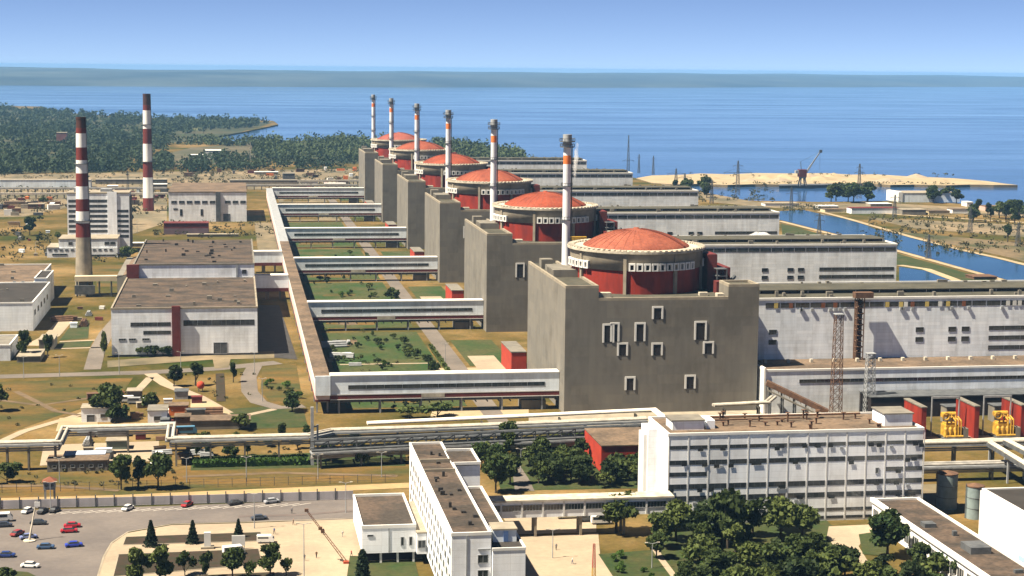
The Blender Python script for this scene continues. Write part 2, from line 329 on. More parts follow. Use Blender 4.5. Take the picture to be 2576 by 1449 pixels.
# ------------------------------------------------------------------ reactor buildings
UY = [577.6, 765.8, 947.7, 1126.7, 1324.8, 1508.1]; UX = 110.0
CXL, CYL = 32.5, 36.0
ORD = ['nearest', 'second', 'third', 'fourth', 'fifth', 'farthest']
def unit_label(i, what): return what % ORD[i]
def make_reactor():
    t = thing('reactor_building', 'nearest grey concrete reactor block with red drum and salmon dome', 'reactor building', (UX, UY[0], 0), 'reactor buildings in a receding row')
    mb = MB(); mb.box(0,0,0, 11.5,77,43.3); mb.box(11.5,0,0, 57,77,39); mb.box(57,0,0, 68,12,43.3); mb.box(57,12,0, 68,77,39)
    mb.build('concrete_block', CONC, t)
    mb = MB()
    for x0,y0,x1,y1,z in ((11.5,0,57,.9,39.0),(0,0,11.5,.9,43.3),(10.6,.9,11.5,77,43.3),(0,.9,.9,77,43.3),(57,0,68,.9,43.3),(57,.9,57.9,12,43.3),(57.9,11.1,68,12,43.3),(67.1,.9,68,11.1,43.3),(57,76.1,68,77,39),(11.5,76.1,57,77,39)):
        mb.box(x0,y0,z, x1,y1,z+.95)
    mb.build('parapet', CONCL, t)
    mb = MB(); mb.box(11.6,1,38.6, 56.9,76,39.25); mb.box(1,1,43, 10.5,76,43.5); mb.box(58,1,43,67,11,43.5)
    mb.build('roof_deck', ROOFO, t)
    mb = MB(); mb.box(1.2,30,43.5, 10.3,44,46.2); mb.box(2.5,46,43.5, 8.5,54,45.6); mb.box(1.6,57,43.5,6,62,47)
    for k in range(5): mb.box(1.0,31+2.6*k,43.5, 1.2,32+2.6*k,46)
    mb.build('roof_plant', CONCG, t)
    # drum
    MB().lathe(CXL,CYL,[(23.2,39.2),(23.2,47.4)],64, cap=False).build('red_drum_band', RED, t, True)
    MB().lathe(CXL,CYL,[(23.2,47.4),(23.7,47.5),(23.7,53.4)],64, cap=False).build('upper_drum', CONCL, t, True)
    MB().lathe(CXL,CYL,[(23.7,53.2),(24.8,53.5),(24.8,54.3),(24.3,54.3),(24.2,54.0),(18.8,54.3)],72, cap=False).build('rim', RIM, t)
    mb = MB()
    for k in range(72):
        a = 2*math.pi*(k+.5)/72; c_, s_ = math.cos(a), math.sin(a)
        mb.bar((CXL+24.6*c_, CYL+24.6*s_, 54.45), (CXL+22.4*c_, CYL+22.4*s_, 54.45), 1.1, .45)
    mb.build('rim_teeth', RIM, t)['kind'] = 'stuff'
    dp = [(19.2,54.1),(19.0,54.6)]+[(19.0*(1-k/10), 54.6+5.6*(1-(1-k/10)**2.1)) for k in range(1,10)]+[(1.0,60.2),(1.0,60.7)]
    MB().lathe(CXL,CYL,dp,64).build('dome', DOME, t, True)
    mb = MB(); a = R(-38)
    q = [(r*math.cos(a)+CXL, r*math.sin(a)+CYL, z+.18) for r, z in dp[1:11]]
    for p0, p1 in zip(q, q[1:]): mb.bar(p0, p1, 1.3, .45)
    mb.build('dome_walkway', DOMER, t)
    mb = MB()
    for j in range(36):
        a = R(10*j+3); q = [(r*math.cos(a)+CXL, r*math.sin(a)+CYL, z+.02) for r, z in dp[1:10]]
        for p0, p1 in zip(q, q[1:]): mb.bar(p0, p1, .22, .14)
    mb.build('dome_rib', DOME, t)['kind'] = 'stuff'
    pil = None
    for k in range(8):
        a = R(-112+45*k); me = pil.data if pil else MB().box(-.55,-.5,39.1,.55,.5,53.2).mesh('pilaster', CONCL)
        o = link('pilaster', me, t, (CXL+23.6*math.cos(a), CYL+23.6*math.sin(a), 0), a+math.pi/2)
        pil = pil or o
    # white louvre boxes under the rim
    lm = None
    for a in [-103,-97] if False else []: pass
    for a in [-180+6.2*k for k in range(6)]+[-106+6.4*k for k in range(10)]+[-20+6.4*k for k in range(4)]:
        if lm is None:
            b_ = MB(); w_, h_, d, f_ = 2.3, 2.7, .9, .55
            b_.box(-w_/2,-d,h_-f_,w_/2,0,h_); b_.box(-w_/2,-d,0,w_/2,0,f_*.6); b_.box(-w_/2,-d,f_*.6,-w_/2+f_,0,h_-f_); b_.box(w_/2-f_,-d,f_*.6,w_/2,0,h_-f_)
            b_.add([(-w_/2+f_,-.1,f_*.6),(w_/2-f_,-.1,f_*.6),(w_/2-f_,-.1,h_-f_),(-w_/2+f_,-.1,h_-f_)], [(0,1,2,3)], 1)
            lm = b_.mesh('louvre_box', (TRIM, BLACK))
        aa = R(a); link('louvre_box', lm, t, (CXL+23.72*math.cos(aa), CYL+23.72*math.sin(aa), 47.5), aa+math.pi/2)
    MB().box(56,24,39.25, 59.5,34,52).build('service_tower', MAROON, t); MB().box(59.6,26,39.25, 65,42,47).build('service_wing', MAROON, t); MB().box(56.5,13.5,39.25,60.5,17.5,43.5).build('roof_hut', MAROON, t)
    mb = MB()
    for x,y,z0,z1 in ((58.5,20,39,47),(62,20,39,47),(58.5,25,39,47),(62,25,39,47)): mb.bar((x,y,z0),(x,y,z1),.4,.4)
    for z in (42,44.5,47): mb.box(58.3,19.8,z,62.2,25.2,z+.25)
    mb.tube((60,16,41),(66,24,44),.7); mb.box(63,14,39.2,66,17,41.2)
    mb.build('pipe_frame', STEEL, t)
    mb = MB(); mb.box(12.5,5,39.2,17,8,41); mb.box(54,3,39.2,56.4,6,40.6); mb.box(49,8,39.2,52,10,40.4)
    mb.build('roof_vents', RIM, t)
    MB().box(37,4,40.6,46,6.2,42.2).box(37.5,4.2,39.2,38.3,5,40.6).box(44.7,4.2,39.2,45.5,5,40.6).build('yellow_hoist_beam', YELLOW, t)
    hood(t, 13.0, 17.1, 24.6, 31.1)
    for x0,x1,z1,z0 in ((30.2,34.1,36.9,32.5),(15.7,18.9,31.5,24.9),(24.2,28.,31.4,24.9),(45.2,49.6,31.6,25.1),(18.2,22.,24.5,20.),(30.2,34.2,24.3,19.9),(48.4,52.3,24.5,20.2),(21.1,24.8,12.7,8.),(42.2,46.1,12.9,8.1)):
        hood(t, x0, x1, z0, z1, only=True)
    return t
def make_stack():
    s = thing('vent_stack', 'nearest white vent stack with red band, steam drifting beside it', 'vent stack', (UX+12.3, UY[0]+65, 43.5), 'vent stacks on the reactor blocks')
    MB().lathe(0,0,[(1.9,0),(1.55,1.2),(1.5,18)],20, cap=False).lathe(0,0,[(1.5,18),(1.45,38.4),(1.45,41.6),(1.4,45.2)],20, mats=[0,1,0], cap=False).build('shaft', (STACK, ORANGE), s, True)
    MB().lathe(0,0,[(1.7,45.2),(1.7,49.4),(1.1,49.4)],20).build('stack_head', GREYP, s)
    for z, r in ((44.6,2.7),(46.6,2.9),(17.4,2.2),(30,2.1)):
        mb = MB().lathe(0,0,[(1.4,z),(r,z),(r,z+.3),(1.4,z+.3)],20, cap=False)
        for k in range(12):
            a = math.pi*k/6; mb.bar((r*math.cos(a),r*math.sin(a),z+.3),(r*math.cos(a),r*math.sin(a),z+1.3),.16,.16)
        mb.lathe(0,0,[(r,z+1.2),(r+.05,z+1.35)],20, cap=False)
        mb.build('platform', STEEL, s)
    mb = MB(); mb.bar((1.9,.2,1),(1.8,.2,45),.35,.35); mb.bar((1.9,-.7,1),(1.8,-.7,45),.2,.2)
    for k in range(44): mb.bar((1.85,.2,1+k),(1.85,-.7,1+k),.12,.12)
    mb.build('ladder', STEEL, s)
    MB().box(-3.2,-3.2,-3.5,3.2,3.2,.4).build('plinth', CONCG, s)
    return s
def make_annex():
    t = thing('red_annex', 'nearest bright red shed under a pale roof beside the reactor block', 'annex', (UX-6, UY[0]+77.5, 0), 'red sheds by the reactor blocks')
    MB().box(0,0,0,5.9,26,8.8).build('wall', REDB, t); MB().box(-.2,-.2,8.8,5.9,26.2,9.2).build('roof', CONCG, t)
    return t
HX0, HX1, HYO, HD = 69.0, 198.0, 17.0, 45.0
def make_hall():
    t = thing('turbine_hall', 'nearest long pale turbine hall with window strips behind the first reactor', 'turbine hall', (UX, UY[0], 0), 'turbine halls to the right of the reactors')
    MB().box(HX0,HYO,0,HX1,HYO+HD,36.2).build('wall', HALL, t)
    mb = MB(); mb.box(HX0,HYO-.25,36.2,HX1+.1,HYO+.6,37.0); mb.box(HX0,HYO+HD-.6,36.2,HX1,HYO+HD,37.0); mb.box(HX1-.6,HYO+.6,36.2,HX1+.1,HYO+HD-.6,37)
    mb.build('parapet', TRIM, t)
    MB().box(HX0+.1,HYO+.7,36.1,HX1-.7,HYO+HD-.7,36.5).build('roof', ROOFO, t)
    MB().box(HX0,HYO+15,36.5,HX1-1,HYO+32,37.7).build('clerestory', TRIM, t)
    MB().box(HX0-.2,HYO+14.5,37.7,HX1-.6,HYO+32.5,37.95).build('clerestory_roof', ROOFO, t)
    for k in range(14): window(t, HX0+4.5+9.1*k, HYO+15, 36.6, 37.6, 8.8, mats=(RUST, BLACK), fr=.1)
    wrow(t, HX0+6.5, HX1-.5, 22, HYO, 33.4, 35.2, gap=.35, name='clerestory_window', mats=(STEEL, GLASS), fr=.08, dp=.08, mull=2)
    for x in (133.6,146,151.1):
        for z in (24.0, 20.4): window(t, x, HYO, z, z+1.8, 3.0, mats=(STEEL, GLASS))
    for x in (78.6,):
        for z in (23.8, 20.2): window(t, x, HYO, z, z+1.8, 2.9, mats=(STEEL, GLASS))
    for j, z in enumerate((28., 24.3, 20.7, 17.1)):
        if j == 0: continue
        wrow(t, 160, HX1-1.2, 6, HYO, z, z+1.6, gap=.1, mats=(STEEL, GLASS), fr=.08, dp=.08, mull=2)
    mb = MB(); rr = random.Random(3)
    for k in range(26):
        x = rr.uniform(HX0+3, HX1-6); y = rr.choice((HYO+rr.uniform(2.5,9), HYO+rr.uniform(33,41))); h = rr.uniform(.8,2.2)
        mb.box(x,y,36.5,x+rr.uniform(.6,2.4),y+rr.uniform(.6,1.6),36.5+h)
    mb.build('roof_vents', CONCG, t)
    MB().box(HX0,HYO+HD+.05,0,HX1-3,HYO+HD+11,30).build('rear_bay', CONCG, t)
    return t
def make_bridge():
    # covered gallery from the long corridor to a reactor block, on steel trestles
    t = thing('gallery_bridge', 'nearest pale covered gallery with red girder between corridor and first reactor', 'covered gallery', (0, UY[0]+9, 0), 'covered galleries from the corridor to the reactors')
    x0, x1 = 31.0, 109.9
    MB().box(x0,0,6.6,x1,5,13.0).build('gallery_wall', PALE, t)
    mb = MB(); mb.box(x0,-.3,13.0,x1,5.3,13.35); mb.build('roof', TRIM, t)
    MB().box(x0,-.15,4.9,x1,5.1,6.55).build('girder', MAROON, t)
    mb = MB(); mb.box(x0,-.22,6.45,x1,-.15,6.75); mb.box(x0,-.22,4.8,x1,-.15,5.05); mb.build('girder_flange', TRIM, t)
    mb = MB(); mb.tube((x0,.8,4.2),(x1,.8,4.2),.45); mb.tube((x0,2.4,4.0),(x1,2.4,4.0),.5); mb.tube((x0,4.2,4.2),(x1,4.2,4.2),.4)
    for k in range(20): mb.bar((x0+2+4*k,.2,3.3),(x0+2+4*k,4.8,3.3),.3,.35)
    mb.build('pipe_tray', STEEL, t)
    wrow(t, x0+6, x1-5, 11, 0, 8.4, 9.8, gap=.1, mats=(STEEL, GLASS), fr=.07, dp=.08, mull=2)
    me = None
    for x in (34,48,62,76,90,104):
        if me is None:
            b_ = MB()
            for y in (.5,4.5): b_.bar((0,y,0),(0,y,4.9),.55,.55)
            b_.bar((0,.5,4.3),(0,4.5,4.3),.4,.4); b_.bar((0,.5,.6),(0,4.5,4.2),.25,.25)
            me = b_.mesh('support', GREYP)
        link('support', me, t, (x,0,0))
    MB().box(62,-.25,5.2,70,-.15,6.4).build('sign_board', RIM, t)
    mb = MB(); mb.box(97,1,0,105.5,9,3.2); mb.build('gatehouse', CONCG, t)
    return t
LBL = {
 'reactor_building': ['nearest grey concrete reactor block with red drum and salmon dome','second reactor block from the front, its orange red dome behind a vent stack','third reactor block from the front, domed, behind the second stack','fourth reactor block in the receding row, orange dome partly hidden','fifth reactor block in the receding row, next to the last one','farthest small reactor block at the end of the row near the water'],
 'vent_stack': ['nearest white vent stack with red band, steam drifting beside it','second vent stack in the row, standing before the second dome','third vent stack in the row, rising before the third dome','fourth vent stack in the row, white against the water','fifth vent stack in the row, beside the last one','farthest and smallest vent stack at the end of the row'],
 'red_annex': ['nearest bright red shed under a pale roof beside the first reactor block','second red shed, at the foot of the second reactor block','third red shed, at the foot of the third reactor block','fourth red shed, at the foot of the fourth reactor block','fifth red shed, at the foot of the fifth reactor block','farthest red shed, at the foot of the last reactor block'],
 'turbine_hall': ['nearest long pale turbine hall with window strips behind the first reactor','second turbine hall, with pairs of square windows and strips at its end','third turbine hall back, beside the white steam cloud','fourth turbine hall back, pale, in line with the fourth dome','fifth turbine hall back, pale, close to the sandy shore','farthest turbine hall, small and pale, by the open water'],
 'gallery_bridge': ['nearest pale covered gallery with red girder between corridor and first reactor','second covered gallery, reaching the second reactor block','third covered gallery, reaching the third reactor block','fourth covered gallery, reaching the fourth reactor block','fifth covered gallery, reaching the fifth reactor block','farthest covered gallery, reaching the last reactor block'],
}
BASES = [make_reactor(), make_stack(), make_annex(), make_hall(), make_bridge()]
for bo in BASES:
    nm = bo.name; bo['label'] = LBL[nm][0]
    for i in range(1, 6):
        if nm == 'red_annex' and i == 5: continue
        c_ = copy_tree(bo); c_.location.y += UY[i]-UY[0]; c_['label'] = LBL[nm][i]
        if nm == 'reactor_building':
            for ch in c_.children:
                if ch.name.startswith('dome') and not ch.name.startswith('dome_'):
                    if i == 1: dm = {}
                    dc = (None, DOME2, DOME3, DOME2, DOME3, DOME4)[i]
                    if dc.name not in dm: dm[dc.name] = ch.data.copy(); dm[dc.name].materials[0] = dc
                    ch.data = dm[dc.name]
    if nm == 'reactor_building':
        for ch in list(bo.children):
            if ch.name.startswith('yellow_hoist'): bpy.data.objects.remove(ch)

hall1 = [b for b in BASES if b.name == 'turbine_hall'][0]; rp = random.Random(8)
PANE = [M('yellowed pane', (.55,.42,.12)), M('pale pane', (.66,.66,.62)), M('rusty pane', (.20,.07,.03))]
for k in range(16):
    x = (79.5,85,97,101.5,121,126.2,128,130.5,136,141,144,150,167,169.5,171.5,174)[k]; mm = PANE[(0,2,2,2,0,0,1,2,0,1,0,2,1,1,1,1)[k]]
    MB().box(x-.7,HYO-.22,33.3,x+.7,HYO-.14,35.1).build('open_pane', mm, hall1)
for k in range(15): x = rp.uniform(80,182); MB().box(x-.5,HYO-.5,32.2,x+.5,HYO-.03,33.2).build('open_flap', GREYP, hall1)
# ------------------------------------------------------------------ low front hall to the right of the first reactor
t = thing('low_front_hall', 'low pale hall with one long dark window strip, in front of the nearest turbine hall', 'industrial hall', (179.2, 571.5, 0))
MB().box(0,0,0,132,22.7,14.6).build('wall', HALL, t)
mb = MB(); mb.box(-.2,-.2,14.6,132,.5,15.3); mb.box(-.2,.5,14.6,.5,22.7,15.3); mb.build('parapet', TRIM, t)
MB().box(.6,.6,14.5,132,22.7,14.9).build('roof', ROOFT, t)
MB().box(-.7,-.5,0,-.05,4,16).build('sunlit_end_strip', TRIM, t)  # white strip painted in for the sunlit end face
wrow(t, 12, 110, 16, 0, 10.4, 11.7, gap=.1, mats=(STEEL, GLASS), fr=.08, mull=3)
mb = MB()
for k in range(12): mb.box(4+8.5*k,15,14.9,5+8.5*k,16.4,16.1)
mb.build('roof_vents', RIM, t)
# sloping conveyor beside it
p0, p1 = ay(1928,962,569), ay(2082,1036,563)
t = thing('conveyor_gallery', 'brown sloping conveyor gallery running down the pale low hall', 'conveyor', (p1.x, p1.y, 0))
mb = MB(); mb.bar(p0, p1, 3.0, 1.7); mb.build('gallery', RUST, t, world=True)
mb = MB(); d = Vector((0,-2.2,-2.4))
mb.bar(p0+d, p1+d, .7, .5)
for k in range(12): q = p0.lerp(p1, k/11); mb.bar(q, q+d, .22, .22)
mb.build('lower_rail', CONCG, t, world=True)
mb = MB()
for k in range(5): q = p0.lerp(p1, .05+.2*k); mb.bar((q.x,q.y,0),(q.x,q.y,q.z),.5,.5); mb.bar((q.x,q.y-2,0),(q.x,q.y-2,max(.6,q.z-2)),.4,.4)
mb.build('support', STEEL, t, world=True)
# rusty stair shaft on the first turbine hall
t = thing('rusty_stair_shaft', 'rust brown stair shaft standing against the nearest turbine hall', 'stair tower', (219.5, 591.5, 14.6))
mb = MB()
for x in (-1.3,1.3):
    for y in (-1.2,1.2): mb.bar((x,y,0),(x,y,22.6),.3,.3)
for k in range(11):
    z = 2*k+1; s_ = 1 if k % 2 else -1; mb.bar((-1.2*s_,0,z),(1.2*s_,0,z+2),1.6,.25); mb.box(-1.4,-1.3,z+1.95,1.4,1.3,z+2.05)
mb.build('stair_frame', RUST, t); MB().box(-1.2,.4,.2,1.2,1.2,21.8).build('duct', RUST, t)
MB().box(-2.2,-1.6,22.6,4.5,1.6,24.6).build('head_house', RUST, t)

# ------------------------------------------------------------------ long corridor and links
t = thing('long_corridor', 'long raised corridor with tan roof and pink white side receding to the water', 'corridor', (26.0, 585.5, 0))
L = 935
PINK = M('pinkish white cladding', (.66,.52,.47), (.58,.40,.36), .25, .7, (1,.4,1))
mb = MB(); mb.box(0,1,5.0,4.8,L,9.4); mb.build('lower_wall', PINK, t)
mb = MB(); mb.box(0,1,9.4,4.8,L,12.4); mb.build('upper_wall', TRIM, t)
mb = MB(); mb.box(-.25,.6,12.4,5.05,470,12.8); mb.build('roof', ROOFT, t)
mb = MB(); mb.box(-.25,470,12.4,5.05,L,12.8); mb.build('far_roof', GREYP, t)
mb = MB(); mb.box(-.1,.4,6.5,5.0,1.0,13.2); mb.build('end_wall', PALE, t)
mb = MB(); mb.box(-.12,1,4.4,4.9,L,5.0); mb.build('girder', MAROON, t)
me = None
for k in range(46):
    if me is None:
        b_ = MB(); b_.bar((.6,0,0),(.6,0,4.4),.55,.55); b_.bar((4.2,0,0),(4.2,0,4.4),.55,.55); b_.bar((.6,0,3.8),(4.2,0,3.8),.4,.4); me = b_.mesh('support', GREYP)
    link('support', me, t, (0, 4+20.3*k, 0))
for i, yy in enumerate((884, 1000)):
    t = thing('short_link_gallery', ['front short white link gallery between brown roofed hall and corridor','rear short white link gallery between second brown roofed hall and corridor'][i], 'covered gallery', (8.2, yy, 0), 'short link galleries')
    MB().box(0,0,6,17.7,6,12.2).build('gallery_wall', PALE, t); MB().box(0,-.3,12.2,17.7,6.3,12.6).build('roof', TRIM, t)
    MB().box(0,-.1,4.2,17.7,6,6).build('girder', MAROON, t); MB().box(6,1.5,0,8,4.5,4.2).box(13,1.5,0,14,4.5,4.2).build('support', CONCG, t)

# ------------------------------------------------------------------ left buildings
def roofclutter(t, x0, x1, y0, y1, z, n, seed, mat=CONCG):
    rr = random.Random(seed); mb = MB()
    for k in range(n):
        x = rr.uniform(x0,x1); y = rr.uniform(y0,y1); mb.box(x,y,z,x+rr.uniform(.5,2.2),y+rr.uniform(.5,2.2),z+rr.uniform(.4,1.6))
    mb.build('roof_vents', mat, t)
t = thing('auxiliary_hall', 'large white hall with brown roof and dark red stair shaft on its front', 'industrial hall', (-50, 713, 0))
MB().box(0,0,.9,58.2,105,19.3).build('wall', WHITE, t); MB().box(.1,.15,0,58.1,104.9,.9).build('plinth', STEEL, t)
mb = MB(); mb.box(-.2,-.2,19.3,58.4,.6,20.0); mb.box(-.2,.6,19.3,.5,105,20); mb.box(57.7,.6,19.3,58.4,105,20); mb.build('parapet', CONCL, t)
MB().box(.6,.7,19.2,57.6,104.8,19.5).build('roof', ROOF, t); roofclutter(t, 3,54,8,98,19.5,16,5)
MB().box(24,-1.6,0,27.4,-.05,20.6).build('stair_shaft', MAROON, t)
def Z(y): return 19.4*(897-y)/(897-779)
wrow(t, 7.5,23.5,3, 0, Z(822), Z(812), gap=.08, mats=(STEEL,GLASS), fr=.08, dp=.06, mull=2); wrow(t, 12.5,23.5,2, 0, Z(842), Z(833), gap=.1, mats=(STEEL,GLASS), fr=.08, dp=.06, mull=2)
wrow(t, 28.5,57,5, 0, Z(822), Z(808), gap=.08, mats=(STEEL,GLASS), fr=.08, dp=.06, mull=2)
for x in (4.2, 8.2, 13.5): window(t, x, 0, Z(857), Z(851), 2.9, mats=(GREYP,GLASS), mull=2)
link('loading_door', wmesh(5.6, 4.8, .2, .1, (GREYP, STEEL), 1), t, (43.2,0,3.0))
t = thing('second_auxiliary_hall', 'brown roofed hall behind the large white hall, with a blank white front', 'industrial hall', (-47, 818.2, 0))
MB().box(0,0,0,55.2,118,25.3).build('wall', WHITE, t); mb = MB(); mb.box(-.2,-.2,25.3,55.4,.6,26); mb.box(-.2,.6,25.3,.5,118,26); mb.box(54.7,.6,25.3,55.4,118,26); mb.build('parapet', CONCG, t)
MB().box(.6,.7,25.2,54.6,117.9,25.5).build('roof', ROOF, t); roofclutter(t, 3,50,8,110,25.5,26,6, ROOFD)
MB().box(-3,-1.4,14,2.6,-.05,25.8).build('stair_shaft', MAROON, t); window(t, 50.5, 0, 21, 23, 2.0, mats=(STEEL,GLASS)); MB().box(46.8,-.4,19.6,47.6,-.05,25.2).build('downpipe', GREYP, t)
t = thing('timber_clad_lean_to', 'brown lean-to with reddish sloping roof left of the second brown roofed hall', 'lean-to', (-56, 842, 0))
MB().box(0,0,0,8.5,80,18).build('wall', CONCG, t); MB().add([(-.3,0,17),(8.8,0,20),(8.8,80,20),(-.3,80,17)],[(0,1,2,3)]).add([(-.3,0,16.7),(8.8,0,19.7),(8.8,0,20),(-.3,0,17)],[(0,1,2,3)]).build('roof', ROOFT, t)
t = thing('white_hall_with_window_row', 'white hall with one row of square dark windows, beyond the brown roofs', 'industrial hall', (-50, 1338, 0))
MB().box(0,0,0,58,104,22).build('wall', WHITE, t); MB().box(-.3,-.3,22,58.3,104.3,22.7).build('roof', ROOFT, t)
MB().box(35,-1.2,0,38.5,-.05,22.6).build('stair_shaft', STEEL, t)
for k in range(10):
    if k == 6: continue
    window(t, 4.0+5.7*k, 0, 13.6, 15.9, 4.2, mats=(GREYP,GLASS), mull=1)
for x in (9.2, 24.5): window(t, x, 0, 4.5, 9.5, 1.8, mats=(STEEL,BLACK))
window(t, 5,0,9,10.2,3.2, mats=(STEEL,GLASS)); window(t, 43,0,.3,6,5.2, name='door', mats=(GREYP,STEEL))
t = thing('dark_red_shed', 'long dark red low shed in front of the white hall with window row', 'shed', (g(412,590).x, g(412,590).y, 0))
q = g(525,588).x - g(412,590).x
MB().box(0,0,0,q,14,4.2).build('lower_wall', M('mauve wall',(.17,.12,.14)), t); MB().box(0,.1,4.2,q,14,7.6).build('upper_wall', MAROON, t); MB().box(-.2,-.2,7.6,q+.2,14.2,8.0).build('roof', MAROON, t)
# striped tower block with podium
t = thing('striped_office_tower', 'white office tower with stacked dark window bands behind the near striped chimney', 'office tower', (-104, 1118, 0))
MB().box(0,0,0,38,22,37).build('wall', WHITE, t); MB().box(-.2,-.2,37,38.2,22.2,37.8).build('roof', CONCL, t)
for k in range(8):
    z = 9.5+3.15*k
    wrow(t, .8,24.5,4, 0, z, z+1.75, gap=.05, mats=(STEEL,GLASS), fr=.06, dp=.06, mull=2); 
    if k < 6: wrow(t, 30.5,37.4,1, 0, z, z+1.7, gap=.05, mats=(STEEL,GLASS), fr=.06, dp=.06, mull=2)
MB().box(24.6,-.5,8,30.4,-.02,38.2).build('stair_core', WHITE2, t)
MB().box(37.9,1,2,38.6,20,35).build('end_wall', CONCG, t)
MB().box(4,4,37.8,12,12,40.3).box(20,6,37.8,27,13,39.6).build('roof_plant', GREYP, t)
t = thing('white_podium', 'low white podium with a row of small windows at the foot of the office tower', 'podium', (-114, 1091, 0))
MB().box(0,0,0,42,27,6).build('wall', WHITE, t); MB().box(7,.5,6,42,27,11).build('upper_wall', WHITE, t); MB().box(6.8,.3,11,42.2,27,11.5).build('roof', CONCL, t); MB().box(-.2,-.2,6,7,27,6.3).build('terrace', CONCL, t)
for k in range(12): window(t, 1.8+3.3*k, 0, 4.0, 5.2, 1.9, mats=(GREYP,GLASS))
wrow(t, 3, 12, 2, 0, 1.2, 2.4, mats=(GREYP,GLASS)); wrow(t, 34, 41, 2, .5, 7.5, 9.5, gap=.5, mats=(GREYP,GLASS)); window(t, 14,.5,7.5,9.5,2.5, mats=(GREYP,GLASS)); wrow(t, 24,41,3,0,.6,1.8, mats=(GREYP,GLASS), gap=.1)

# ------------------------------------------------------------------ striped chimneys
def chimney(cx, cy, r0, r1, top, ybase, ytop, bands, label):
    t = thing('striped_chimney', label, 'chimney', (cx, cy, 0), 'red and white striped chimneys')
    H = top; zs = lambda y: H*(ybase-y)/(ybase-ytop); rad = lambda z: r0+(r1-r0)*(z/H)**.8
    mats = [CONCL, BANDR, BANDW, SOOT]; seg = []; 
    zl = [0] + [zs(b_[1]) for b_ in reversed(bands)]
    if bands[-1][1] < ybase-5:
        mb = MB(); zc = zs(bands[-1][1]); mb.lathe(0,0,[(rad(zc*k/6), zc*k/6) for k in range(7)],32, cap=False).build('concrete_shaft', CONCL, t, True)
    for y0, y1, mi in bands:
        za, zb = zs(y1), zs(y0); mb = MB(); mb.lathe(0,0,[(rad(za),za),(rad((za+zb)/2),(za+zb)/2),(rad(zb),zb)],32, cap=False)
        mb.build('red_band' if mi == 1 else 'white_band' if mi == 2 else 'sooty_band', mats[mi], t, True)
    MB().lathe(0,0,[(r1+.15,H-.8),(r1+.15,H+.2),(r1-.5,H+.2),(r1-.5,H-3)],32, cap=False).build('rim', SOOT, t)
    for f in (.42, .74):
        z = H*f; r = rad(z); mb = MB().lathe(0,0,[(r-.05,z),(r+.9,z),(r+.9,z+.25),(r-.05,z+.25)],24, cap=False)
        for k in range(16): a = math.pi*k/8; mb.bar(((r+.85)*math.cos(a),(r+.85)*math.sin(a),z),((r+.85)*math.cos(a),(r+.85)*math.sin(a),z+1.2),.1,.1)
        mb.build('platform', STEEL, t)
    mb = MB(); a = R(-20)
    for k in range(24): z = H*k/24; z2 = H*(k+1)/24; mb.bar(((rad(z)+.3)*math.cos(a),(rad(z)+.3)*math.sin(a),z),((rad(z2)+.3)*math.cos(a),(rad(z2)+.3)*math.sin(a),z2),.5,.2)
    mb.build('ladder', STEEL, t)
    return t
chimney(-77,911,4.7,2.4,90.5,742,292,[(292,318,3),(318,332,1),(332,367,2),(367,399,1),(399,432,2),(432,465,1),(465,497,2),(497,528,1),(528,558,2),(558,594,1)],'near striped chimney with bare concrete lower shaft')
chimney(-70,1442,4.5,3.0,94,530,235,[(235,262,3),(262,276,1),(276,322,2),(322,360,1),(360,405,2),(405,445,1),(445,497,2),(497,530,1)],'far striped chimney, banded red and white down to its foot')
t = thing('flue_duct', 'pale horizontal flue duct at the foot of the near striped chimney', 'duct', (-77, 905, 0))
MB().box(-4,-3,8,27,2,10.6).build('duct', M('cream duct',(.55,.47,.33)), t)
mb = MB()
for x in (-3,2,8,14,20,25):
    for y in (-2.5,1.5): mb.bar((x,y,0),(x,y,8),.5,.5)
mb.box(-4,-4,1.5,6,-2.5,6); mb.build('support', STEEL, t)
# ------------------------------------------------------------------ simple box buildings
def boxb(name, label, cat, x0, y0, x1, y1, h, wall=WHITE, roof=ROOF, par=.6, group=None, base=0.0, clutter=0, seed=1):
    t = thing(name, label, cat, (x0, y0, base), group)
    w_, d_ = x1-x0, y1-y0
    MB().box(0,0,0,w_,d_,h).build('wall', wall, t)
    if par:
        mb = MB(); e = .45
        mb.box(-.15,-.15,h,w_+.15,e,h+par); mb.box(-.15,d_-e,h,w_+.15,d_+.15,h+par); mb.box(-.15,e,h,e,d_-e,h+par); mb.box(w_-e,e,h,w_+.15,d_-e,h+par)
        mb.build('parapet', TRIM if wall in (WHITE,WHITE2,PALE) else CONCL, t)
        MB().box(e+.02,e+.02,h-.1,w_-e-.02,d_-e-.02,h+.15).build('roof', roof, t)
    else: MB().box(-.25,-.25,h,w_+.25,d_+.25,h+.3).build('roof', roof, t)
    if clutter: roofclutter(t, 1, w_-3, 1, d_-3, h+.15, clutter, seed)
    return t
G2 = (GREYP, GLASS)
